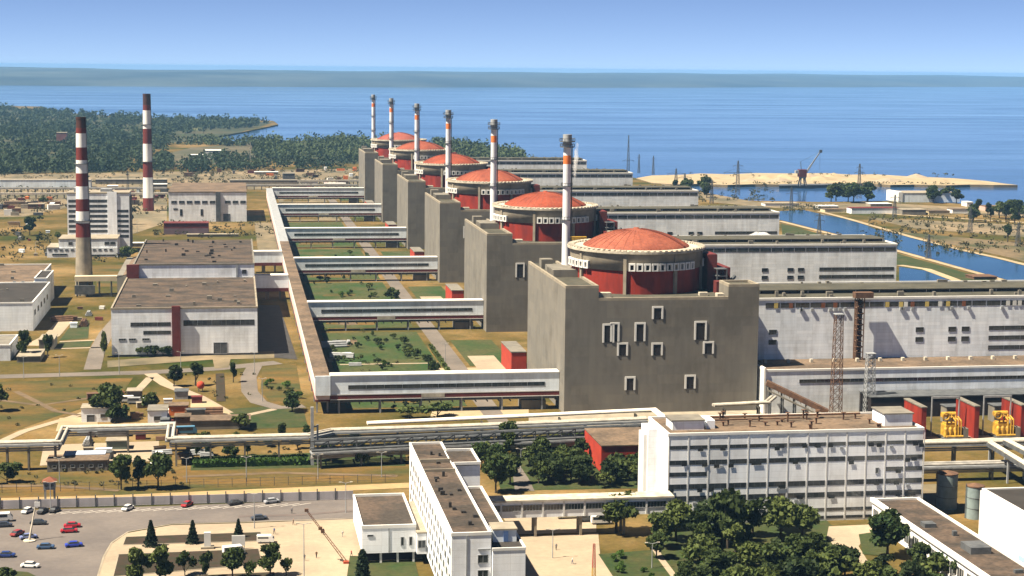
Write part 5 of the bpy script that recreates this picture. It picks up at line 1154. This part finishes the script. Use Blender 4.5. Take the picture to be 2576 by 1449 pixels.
scrub([((1960,520,2100,532),40),((2180,545,2576,600),120),((2300,610,2600,640),50),((1650,478,1960,510),90),((1760,462,2400,466),60),((1720,440,2400,448),40),((2000,590,2260,640),60)], 601, 'low scrub scattered on the sandy ground by the canal', (1.5,4), .7)
scrub([((0,436,430,540),260),((430,424,905,474),300),((380,560,700,600),60),((0,580,130,660),40),((240,560,330,660),30)], 602, 'low scrub scattered over the sandy ground beyond the brown roofs', (1.5,4), .7)
scrub([((0,960,330,1080),20),((640,1130,1010,1150),20),((60,1185,460,1222),26),((800,900,1000,940),16),((430,940,640,1010),14)], 603, 'low scrub on the dry grass around the pipe trestle', (.5,1.2), .35)
# ------------------------------------------------------------------ vehicles
TYRE = M('tyre', (.015,.015,.016), (.025,.025,.026))
CARS = {}
def carm(col, name):
    if name in CARS: return CARS[name]
    pm_ = M('car paint '+name, col, tuple(x*.92 for x in col), 1, .3, spec=.5)
    sec = [(-2.15,.35,.62,.72),(-2.05,.32,.80,.80),(-1.2,.30,.88,.84),(-.2,.30,.88,.86),(.9,.30,.86,.86),(1.9,.30,.82,.82),(2.1,.34,.66,.74)]
    b_ = MB()
    for x, z0, z1, hw in sec: b_.v += [(x,-hw,z0),(x,-hw*.98,(z0+z1)/2+.08),(x,-hw*.9,z1),(x,hw*.9,z1),(x,hw*.98,(z0+z1)/2+.08),(x,hw,z0)]
    for i in range(len(sec)-1):
        for j in range(5): b_.f.append((6*i+j,6*i+j+1,6*i+6+j+1,6*i+6+j)); b_.m.append(0)
    b_.f += [(0,1,2,3,4,5),tuple(6*(len(sec)-1)+j for j in range(6))[::-1]]; b_.m += [0,0]
    b_.add([(-1.0,-.60,1.36),(.75,-.60,1.36),(.75,.60,1.36),(-1.0,.60,1.36),(-1.0,-.60,1.30),(.75,-.60,1.30),(.75,.60,1.30),(-1.0,.60,1.30)],[(0,1,2,3),(0,4,5,1),(1,5,6,2),(2,6,7,3),(3,7,4,0)])
    gl = MB().add([(-1.5,-.74,.86),(1.35,-.74,.86),(.75,-.60,1.30),(-1.0,-.60,1.30),(-1.5,.74,.86),(1.35,.74,.86),(.75,.60,1.30),(-1.0,.60,1.30)],[(0,1,2,3),(5,4,7,6),(1,5,6,2),(4,0,3,7)])
    CARS[name] = (b_.mesh('body', pm_), gl.mesh('cabin_glass', GLASS)); return CARS[name]
WH = MB().tube((0,-.1,0),(0,.1,0),.32,14).mesh('wheel', TYRE)
def car(px, py, col, cname, rz, label, sc=1.0):
    p = g(px, py); t = thing('parked_car', label, 'car', (p.x,p.y,.10), 'cars on the car park', R(rz)); t.scale = (sc,sc,sc)
    b_, gl = carm(col, cname); link('body', b_, t); link('cabin_glass', gl, t)
    for x in (-1.35,1.35):
        for y in (-.76,.76): link('wheel', WH, t, (x,y,.32))
for a in ((182,1327,(.42,.02,.03),'red',4,'rear one of the two red cars side by side'),(174,1340,(.42,.02,.03),'red',4,'front one of the two red cars side by side'),(115,1381,(.05,.09,.17),'slate blue',0,'slate blue car on the open asphalt'),(186,1376,(.03,.05,.33),'blue',10,'bright blue car near the kerb'),
          (16,1402,(.02,.04,.16),'dark blue',-3,'dark blue car at the left edge'),(76,1428,(.72,.72,.7),'white',-12,'white car at the bottom left beside the lawn'),(97,1320,(.035,.04,.042),'charcoal',-2,'charcoal car beside the lamp post'),(44,1347,(.30,.05,.05),'dull red',60,'dull red car left of the lamp post'),
          (72,1356,(.15,.18,.34),'pale blue',20,'pale blue car right behind the lamp post base'),(70,1290,(.72,.72,.7),'white',65,'white car parked by the fence at the left'),(108,1291,(.02,.02,.022),'black',70,'left black car of the pair by the fence'),(138,1288,(.02,.02,.022),'black',70,'right black car of the pair by the fence'),
          (10,1326,(.04,.045,.06),'dark grey',5,'dark grey car beside the white van at the left edge'),(322,1283,(.72,.72,.7),'white',62,'white car alone at the fence, nearest the middle'),(471,1274,(.36,.02,.025),'deep red',62,'deep red car at the fence'),(592,1270,(.03,.03,.033),'near black',30,'black car at the fence left of the silver one'),
          (652,1308,(.05,.06,.08),'steel grey',12,'steel grey car on the dark tyre band'),(684,1266,(.3,.31,.34),'silver',20,'silver car at the fence, farthest right')): car(*a)
def van(px, py, lab, rz, body, dk=(.5,.5,.5), L_=5.2, H_=2.2, nm='parked_van', cat='van'):
    p = g(px, py); t = thing(nm, lab, cat, (p.x,p.y,.12), None, R(rz))
    w_ = 1.0; b_ = MB(); b_.box(-L_/2,-w_,.4,L_/2-1.2,w_,H_); b_.add([(L_/2-1.2,-w_,.4),(L_/2,-w_,.4),(L_/2,-w_,1.15),(L_/2-.75,-w_,H_),(L_/2-1.2,-w_,H_),(L_/2-1.2,w_,.4),(L_/2,w_,.4),(L_/2,w_,1.15),(L_/2-.75,w_,H_),(L_/2-1.2,w_,H_)],[(0,1,2,3,4),(9,8,7,6,5),(1,6,7,2),(2,7,8,3),(3,8,9,4)])
    b_.build('body', body, t)
    gl = MB(); gl.add([(L_/2+.01,-w_*.9,1.2),(L_/2+.01,w_*.9,1.2),(L_/2-.72,w_*.9,H_-.1),(L_/2-.72,-w_*.9,H_-.1)],[(0,1,2,3)])
    for s_ in (-1,1): gl.add([(-L_/2+.3,s_*(w_+.01),1.25),(L_/2-1.3,s_*(w_+.01),1.25),(L_/2-1.3,s_*(w_+.01),H_-.25),(-L_/2+.3,s_*(w_+.01),H_-.25)],[(0,1,2,3)])
    gl.build('glass', GLASS, t)
    for x in (-L_/2+1,L_/2-1):
        for y in (-w_+.1,w_-.1): link('wheel', WH, t, (x,y,.32))
van(6,1312,'white van at the left edge of the car park',5,TRIM); van(588,1396,'white van parked behind the fifth plaza tree',15,TRIM); van(668,1366,'small white van beside the right conifer',-5,TRIM,L_=4.2,H_=1.9)
van(1432,1304,'pale topped truck seen under the glazed footbridge',2,M('cream truck',(.5,.46,.33)),L_=6.5,H_=2.6,nm='parked_truck',cat='truck'); van(1478,1312,'dark grey van seen under the glazed footbridge',2,STEEL)
van(1512,1318,'cream van beside the big dark tree under the footbridge',0,TRIM); van(340,1016,'grey van near the big yard tree',0,GREYP); van(322,1012,'white van left of the grey van near the yard tree',4,TRIM); van(470,1092,'blue truck behind the pipe trestle',3,M('truck blue',(.06,.16,.26)),L_=6.5,H_=2.5,nm='parked_truck',cat='truck')
van(405,1185,'white truck right of the three dark trees',10,TRIM,L_=6,H_=2.4,nm='parked_truck',cat='truck')
# lamp posts
def lamp(px, py, h, label, arm=1.2):
    p = g(px,py); t = thing('lamp_post', label, 'lamp post', (p.x,p.y,0))
    MB().tube((0,0,0),(0,0,h),.14,8,0,.08).build('pole', GREYP, t); mb = MB(); mb.tube((0,0,h),(arm,0,h+.3),.06,6); mb.tube((0,0,h),(-arm,0,h+.3),.06,6); mb.build('arm', GREYP, t)
    MB().box(arm-.1,-.15,h+.22,arm+.6,.15,h+.4).box(-arm-.6,-.15,h+.22,-arm+.1,.15,h+.4).build('lantern', RIM, t)
lamp(765,1470,14,'tall lamp post on the cream plaza'); lamp(640,1330,9,'lamp post at the top edge of the plaza'); lamp(870,1290,8,'lamp post at the fence near the flat annex'); lamp(1390,1405,7,'lamp post on the paving right of the administration building')
lamp(128,1290,8,'lamp post by the fence at the left end of the car park'); lamp(1640,1430,6,'lamp post beside the grove path')
for px, py, h, lab in ((60,952,8,'leftmost lamp post on the road below the dark roofed hall'),(150,948,8,'second lamp post on the road left of the white auxiliary hall'),(300,942,8,'lamp post on the road at the left corner of the white auxiliary hall'),(455,938,8,'lamp post on the road left of the orange tank'),(640,940,8,'lamp post where the road bends to the right of the white hall'),(660,1010,8,'lamp post on the inner side of the curved road'),
        (150,1215,7,'lamp post left of the three dark trees'),(470,1215,7,'lamp post on the dry field right of the three dark trees'),(620,1212,7,'lamp post in the middle of the dry field'),(800,1206,7,'lamp post on the dry field below the low pipe trestle'),(960,1200,7,'lamp post at the right end of the dry field'),(1075,800,8,'lamp post on the court road behind the second gallery'),(1120,915,8,'lamp post on the court road behind the nearest gallery'),
        (1310,1190,7,'lamp post at the curved road between the clumps of trees'),(90,640,8,'lamp post on the sandy track left of the white podium'),(345,585,8,'lamp post between the far chimney and the red shed')): lamp(px, py, h, lab, .9)
p = g(74,1362); t = thing('flagged_pole', 'cream striped pole with a round base among the cars on the left', 'pole', (p.x,p.y,.1))
MB().lathe(0,0,[(1.5,0),(1.5,.25),(.3,.35)],16).build('base', RIM, t); mb = MB(); mb.tube((0,0,.3),(1.6,2.0,9.5),.28,8,0,.12); mb.build('pole', RIM, t); mb = MB(); mb.box(1.2,1.6,8.2,2.6,1.75,9.4); mb.build('pennant', TRIM, t)
p = g(126,1262); t = thing('watch_post', 'raised watch post with red brown roof behind the fence on the left', 'watch post', (p.x,p.y,0))
mb = MB()
for x in (-1.2,1.2):
    for y in (-1.2,1.2): mb.bar((x,y,0),(x,y,3.6),.3,.3)
mb.build('leg_frame', GREYP, t); MB().box(-1.5,-1.5,3.6,1.5,1.5,5.8).build('cabin', GREYP, t); MB().add([(-1.9,-1.9,5.8),(1.9,-1.9,5.8),(1.9,1.9,5.8),(-1.9,1.9,5.8),(0,0,7.0)],[(0,1,4),(1,2,4),(2,3,4),(3,0,4),(3,2,1,0)]).build('roof', M('red brown roof',(.26,.09,.05)), t)
for a in (-.75,.75): window(t, a, -1.5, 4.4, 5.4, 1.2, mats=G2)
p = g(522,1380); t = thing('white_stele', 'white memorial stele on the plaza bed', 'memorial', (p.x,p.y,.1)); MB().box(-.8,-.4,.5,.8,.4,4.0).build('slab', TRIM, t); MB().box(-1.6,-1.0,0,1.6,1.0,.5).build('plinth', CONCL, t)
p = g(600,1382); t = thing('white_display_board', 'white display board standing between two plaza trees', 'display board', (p.x,p.y,.1)); MB().box(-1.6,-.12,.8,1.6,.12,3.4).build('board', TRIM, t); MB().bar((-1.4,0,0),(-1.4,0,.8),.15,.15).bar((1.4,0,0),(1.4,0,.8),.15,.15).build('leg', GREYP, t)
# leaning lattice boom and red and yellow lattice mast
p = g(871,1418); q = ay(769,1281,p.y+2); t = thing('leaning_lattice_boom', 'thin red brown lattice boom leaning left over the plaza beside the flat annex', 'boom', (p.x,p.y,0))
A = Vector((0,0,.4)); B_ = q-Vector((p.x,p.y,0)); mb = MB(); dd = (B_-A).normalized(); nn = dd.cross(Vector((0,1,0))).normalized()
for c, e in ((-1,-1),(1,-1),(1,1),(-1,1)): mb.bar(A+nn*c*.28+Vector((0,e*.28,0)), B_+nn*c*.12+Vector((0,e*.12,0)), .10, .10)
for k in range(18):
    c = -1 if k % 2 else 1; mb.bar(A.lerp(B_,k/18)+nn*c*.25, A.lerp(B_,(k+1)/18)-nn*c*.25, .07, .07)
mb.build('boom', M('boom brown',(.20,.10,.06)), t); MB().box(-.7,-.6,0,.6,.6,.7).build('base', M('boom red',(.45,.08,.04)), t)
mb = MB(); 
for f in (.64,.58,.98): c = A.lerp(B_,f); mb.cbox(c.x,c.y,c.z-.35,.9,.6,.7)
mb.build('pulley', RUST, t)['kind'] = 'stuff'
p = g(1493,1478); t = thing('red_and_yellow_lattice_mast', 'slim lattice mast, red above and yellow below, on the paving by the grove', 'lattice mast', (p.x,p.y,0))
hm = ay(1497,1368,p.y).z; lattice(t, hm*.45, .9, .7, 6, .05, YELLOW, 'lower_mast'); lattice(t, hm*.55, .7, .4, 8, .05, M('mast red',(.5,.09,.06)), 'upper_mast', (0,0,hm*.45))

# ------------------------------------------------------------------ people
def person_mesh():
    V = [((0,0,.95),.15),((0,0,1.2),.15),((0,0,1.42),.16),((0,0,1.52),.065),((0,.0,1.66),.105),((.1,.04,.92),.1),((.12,.16,.5),.07),((.12,.12,.08),.05),((.12,.26,.05),.045),((-.1,-.02,.92),.1),((-.12,-.08,.5),.07),((-.12,-.26,.1),.05),((-.12,-.14,.05),.045),
         ((.21,0,1.40),.065),((.27,-.08,1.12),.05),((.28,.04,.86),.038),((-.21,0,1.40),.065),((-.27,.08,1.12),.05),((-.28,.18,.88),.038)]
    E_ = [(0,1),(1,2),(2,3),(3,4),(0,5),(5,6),(6,7),(7,8),(0,9),(9,10),(10,11),(11,12),(2,13),(13,14),(14,15),(2,16),(16,17),(17,18)]
    me = bpy.data.meshes.new('person_skeleton'); me.from_pydata([v_ for v_, r in V], E_, []); ob = bpy.data.objects.new('person_skeleton', me); COL.objects.link(ob)
    md = ob.modifiers.new('skin', 'SKIN'); sv = me.skin_vertices[0].data
    for i, (v_, r) in enumerate(V): sv[i].radius = (r, r)
    sv[0].use_root = True
    s2 = ob.modifiers.new('sub', 'SUBSURF'); s2.levels = 1; s2.render_levels = 1
    dg = bpy.context.evaluated_depsgraph_get(); out = bpy.data.meshes.new_from_object(ob.evaluated_get(dg)); bpy.data.objects.remove(ob); return out
PM = person_mesh(); SKIN = M('skin', (.45,.27,.19)); HAIR = M('hair', (.03,.02,.015))
def person(px, py, rz, shirt, trousers, label):
    p = g(px, py); me = PM.copy(); me.materials.clear()
    for mm in (SKIN, shirt, trousers, HAIR): me.materials.append(mm)
    for po_ in me.polygons:
        c = po_.center; po_.material_index = 3 if c.z > 1.70 or (c.z > 1.6 and c.y < -.03) else 0 if c.z > 1.5 or (abs(c.x) > .24 and c.z < 1.1) else 1 if c.z > .95 else 2
        po_.use_smooth = True
    o = link('person', me, None, (p.x,p.y,.13), R(rz)); tag(o, label, 'person', 'people on the plaza')
CLO = {n: M('cloth '+n, c) for n, c in dict(dark=(.03,.03,.035), white=(.65,.65,.62), brown=(.14,.08,.05), blue=(.05,.09,.22), red=(.4,.06,.05), grey=(.2,.2,.21)).items()}
for px, py, rz, a, b_, lab in ((813,1346,20,'dark','dark','person in dark clothes crossing the plaza, upper middle'),(796,1405,200,'brown','dark','person in brown top on the lower plaza'),(738,1322,90,'brown','brown','person in brown by the plaza upper edge'),(734,1293,0,'grey','dark','person in grey top near the fence'),
        (766,1412,180,'grey','grey','person in grey beside the tall lamp post'),(862,1352,40,'white','grey','person in a white top left of the flat annex'),(884,1402,300,'red','dark','person in a red top at the lawn corner by the annex'),(690,1345,140,'blue','dark','person in a blue top right of the plaza bed'),
        (1399,1385,10,'grey','dark','person in grey on the paving under the footbridge end'),(1440,1420,80,'white','blue','person in white top on the striped paving'),(383,1334,30,'red','dark','person in red top at the plaza kerb by the car park')):
    person(px, py, rz, CLO[a], CLO[b_], lab)

# ------------------------------------------------------------------ far buildings
def far(name, label, px0, px1, py, pyt, dep, wall, roof, par=0, cat='building', group=None):
    a = g(px0,py); b_ = g(px1,py); h = max(1.5, ay((px0+px1)/2,pyt,a.y).z)
    return boxb(name, label, cat, a.x, a.y, b_.x, a.y+dep, h, wall, roof, par, group)
t = far('long_pale_house', 'long pale blue grey house with white end wall by the channel', 2270, 2416, 509, 486, 30, PALE, CONCL); MB().box(-4,-.5,0,-.1,30,ay(2265,483,g(2265,509).y).z).build('end_wall', TRIM, t)
for i, a in enumerate(((2348,2410,500,489,TRIM,CONCG,'flat white house right behind the long pale house'),(2075,2142,535,527,M('cream wall',(.52,.46,.30)),ROOFT,'cream house left of the row of low sheds'),(2142,2262,538,524,WHITE,MAROON,'long white low house with dark red roof'),(2190,2245,520,513,CONCL,TRIM,'narrow pale house with white roof near the channel'),
     (2270,2330,541,528,CONCG,CONCL,'grey shed in front of the long pale house'),(2336,2390,541,531,M('yellow wall',(.5,.42,.26)),ROOFT,'yellowish shed among the low houses'),(2396,2440,537,527,TRIM,ROOFT,'white walled shed next to the dark trees'),(2478,2516,531,519,M('pinkish wall',(.5,.34,.28)),ROOFT,'pinkish house between the trees on the far right'),
     (2432,2448,520,509,TRIM,TRIM,'small white tower house between far trees'),(2535,2580,540,527,CONCG,ROOFD,'grey house at the right edge by the channel'),(1925,2010,519,512,TRIM,CONCL,'long white wall by the near end of the channel'),(2060,2110,526,519,TRIM,TRIM,'white shed on the sandy bank'),(2300,2345,735,716,TRIM,TRIM,'white roofed boathouse beside the pond'),(2450,2510,704,697,RUST,RUST,'dark red barge house on the canal bank'))):
    far('small_house', a[6], a[0], a[1], a[2], a[3], 12, a[4], a[5], cat='house', group='low buildings by the channel and canal')
for i, a in enumerate(((-10,228,472,453,PALE,CONCL,14,'long pale building at the far left behind the sandy ground'),(240,420,463,452,CONCG,CONCL,12,'long grey low building between the two striped chimneys'),(578,748,470,454,CONCL,CONCG,14,'long pale low building behind the white hall'),(523,556,490,475,MAROON,MAROON,12,'dark red shed left behind the white hall'),
     (479,512,401,390,CONCL,TRIM,18,'left half of the white barn in the wood clearing'),(513,556,401,379,TRIM,TRIM,26,'big white barn in the wood clearing'),(112,136,372,354,M('dull red wall',(.26,.09,.09)),CONCL,20,'low red house in the left wood'),(142,168,366,334,M('dusty red wall',(.30,.12,.11)),CONCL,20,'tall dusty red house in the left wood'),
     (712,742,462,437,STEEL,CONCG,16,'dark building on the sandy ground left of the farthest reactor'),(755,800,466,457,TRIM,CONCL,10,'white shed left of the farthest reactor'),(816,870,470,462,CONCL,TRIM,10,'pale shed close to the farthest reactor'),(640,700,440,433,CONCL,TRIM,10,'pale strip house at the edge of the left wood'),
     (10,60,521,508,M('tan wall',(.42,.30,.18)),ROOFT,9,'tan shed on the sandy yard at the left'),(70,110,526,514,RUST,CONCL,9,'rust brown shed on the sandy yard'),(120,150,518,508,M('orange wall',(.5,.25,.09)),ROOFT,9,'orange shed on the sandy yard'),(20,48,572,560,M('yellow shed',(.55,.42,.2)),ROOFT,7,'yellow shed at the left edge beyond the workshop'),
     (385,420,478,464,CONCG,TRIM,10,'grey shed right of the far striped chimney'),(270,296,478,468,TRIM,TRIM,10,'white shed left of the dark mast'),(470,600,596,592,CONCL,CONCL,6,'low pale wall in front of the dark red shed'),(300,420,622,612,CONCL,TRIM,6,'pale low wall before the lean-to'),(410,470,640,628,RUST,ROOFT,8,'brown pipe house behind the lean-to'))):
    far('far_shed' if i > 1 else 'long_low_building', a[7], a[0], a[1], a[2], a[3], a[6], a[4], a[5], cat='building', group='low buildings beyond the brown roofs')
for i, (x0,x1,y) in enumerate(((-20,420,486),(0,440,500),(430,900,478),(640,910,466))):
    a = g(x0,y); b_ = g(x1,y); t = thing('far_pipe_line', ['upper far pipe line left of the far chimney','lower far pipe line on the sandy yard','far pipe line behind the white hall','far pipe line before the farthest reactor'][i], 'pipe line', (a.x,a.y,0))
    MB().box(0,0,3.5,(b_.x-a.x),3,5.2).build('pipe', PIPE if i % 2 else PIPEG, t); mb = MB()
    for k in range(26): x = (b_.x-a.x)*k/25; mb.box(x,.5,0,x+.8,2.5,3.5)
    mb.build('support', CONCG, t)['kind'] = 'stuff'
# construction clutter on the sandy site: countable crates and containers
rr = random.Random(77); cols = [RUST, TRIM, CONCL, ORANGE, STEEL, PALE, MAROON, ROOFT]
CB = [MB().box(-3,-1.3,0,3,1.3,2.6).box(-3.05,-1.35,2.6,3.05,1.35,2.75).mesh('container_box', c_) for c_ in cols]
cn = ['rust brown','white','beige','orange','dark grey','pale blue','dark red','tan']
for k in range(70):
    ar, px, py = rr.choice((('left of the striped office tower',rr.uniform(0,150),rr.uniform(500,545)),('left of the farthest reactor block',rr.uniform(690,905),rr.uniform(446,476)),('between the striped chimneys',rr.uniform(300,420),rr.uniform(480,515)),('along the edge of the wood',rr.uniform(430,900),rr.uniform(426,445))))
    ci = rr.randrange(8); p = g(px,py); o = link('site_container', CB[ci], None, (p.x,p.y,.06), rr.choice((0,0,math.pi/2,.3))); o.scale = (rr.uniform(.7,1.8),rr.uniform(.8,1.5),rr.uniform(.7,1.6))
    tag(o, cn[ci]+' container on the sandy ground '+ar, 'container', 'huts and containers on the sandy ground')

# yard clutter: crates, pipe stacks and huts of the contractors' yards on the left
PS = MB()
for r_, k_ in ((0,4),(1,3),(2,2)):
    for q in range(k_): PS.tube((-3,(q-(k_-1)/2)*.7,.35+.6*r_),(3,(q-(k_-1)/2)*.7,.35+.6*r_),.34,8)
psm = [PS.mesh('pipe_stack', m_) for m_ in (RUST, GREYP)]
CR2 = [MB().box(-1.3,-1,0,1.3,1,1.5).box(-1.4,-1.1,1.5,1.4,1.1,1.62).mesh('crate', c_) for c_ in cols]
rr = random.Random(123); areas = (('around the orange shed',(415,565,1008,1078)),('under the left part of the pipe trestle',(120,420,1090,1160)),('beside the big yard tree',(200,380,1000,1060)),('at the foot of the near striped chimney',(150,270,765,830)),('left of the striped office tower',(20,150,560,650)),('right of the long corridor near the first court',(830,900,860,930)),('behind the dark trees below the trestle',(400,520,1100,1180)))
for k in range(64):
    nm, (xa,xb,ya,yb) = areas[k % len(areas)]; p = g(rr.uniform(xa,xb), rr.uniform(ya,yb)); pipe = rr.random() < .3; ci = rr.randrange(8)
    me = psm[ci % 2] if pipe else CR2[ci]
    o = link('pipe_stack' if pipe else 'crate', me, None, (p.x,p.y,.12), rr.choice((0,0,.2,1.57,-.3))); f = rr.uniform(.6,1.4); o.scale = (f*rr.uniform(.8,1.6),f,f)
    tag(o, (('rust brown' if ci % 2 == 0 else 'grey')+' stack of pipes ' if pipe else cn[ci]+' crate ')+nm, 'pipe stack' if pipe else 'crate', 'stored goods in the yards')
# ------------------------------------------------------------------ steam
def steam(name, label, blobs, dens):
    m, nt, ln, b = nodes(name); nt.remove(b); pv = nt.new('ShaderNodeVolumePrincipled'); pv.inputs['Color'].default_value = (1,1,1,1); pv.inputs['Density'].default_value = dens
    n = noi(nt, ln, pos(nt, ln), .35, 3); mr = nt.new('ShaderNodeMapRange'); mr.inputs[1].default_value = .35; mr.inputs[2].default_value = .65; mr.inputs[3].default_value = dens*.15; mr.inputs[4].default_value = dens*1.6
    ln.new(n, mr.inputs[0]); ln.new(mr.outputs[0], pv.inputs['Density']); ln.new(pv.outputs[0], nt['Material Output'].inputs['Volume'])
    bm = bmesh.new()
    for c, r in blobs:
        mm = Matrix.Translation(c) @ Matrix.Diagonal((r[0],r[1],r[2],1)); bmesh.ops.create_icosphere(bm, subdivisions=2, radius=1, matrix=mm)
    me = bpy.data.meshes.new(name); bm.to_mesh(me); bm.free(); me.materials.append(m); o = link(name, me); o['kind'] = 'stuff'; o['label'] = label; o['category'] = 'steam'
    rm = o.modifiers.new('join', 'REMESH'); rm.mode = 'VOXEL'; rm.voxel_size = .5
Ys = UY[0]+72
steam('steam', 'thin white steam drifting beside the nearest vent stack', [((lambda q: Vector((q.x,q.y,q.z)))(ay(px,py,Ys)), (r*.8,r,r*1.9)) for px, py, r in ((1447,452,.6),(1446,440,.8),(1447,425,1.0),(1448,410,1.1),(1450,396,1.2),(1450,382,1.1),(1452,368,.9))], .30)
steam('steam', 'white steam cloud at the roof edge of the third turbine hall', [((lambda q: Vector((q.x,q.y,q.z)))(ay(px,py,900)), (r*1.5,r,r)) for px, py, r in ((1880,602,1.4),(1893,597,2.0),(1906,593,2.4),(1920,595,2.6),(1935,600,2.2))], .7)

# small joined bits that cannot be picked apart in the photograph
for o in list(C.objects):
    if o.name.split('.')[0] in ('roof_vents','roof_plant','roof_house','roof_house_cover','pipe_frame','pipe_tray','roof_kerb','downpipe','ladder','parapet','pilaster','leg_frame','bed_frame','lower_rail','support','fence_wire','girder_flange','radiator','hoop','stay','platform','stair_frame') and o.parent is not None: o['kind'] = 'stuff'
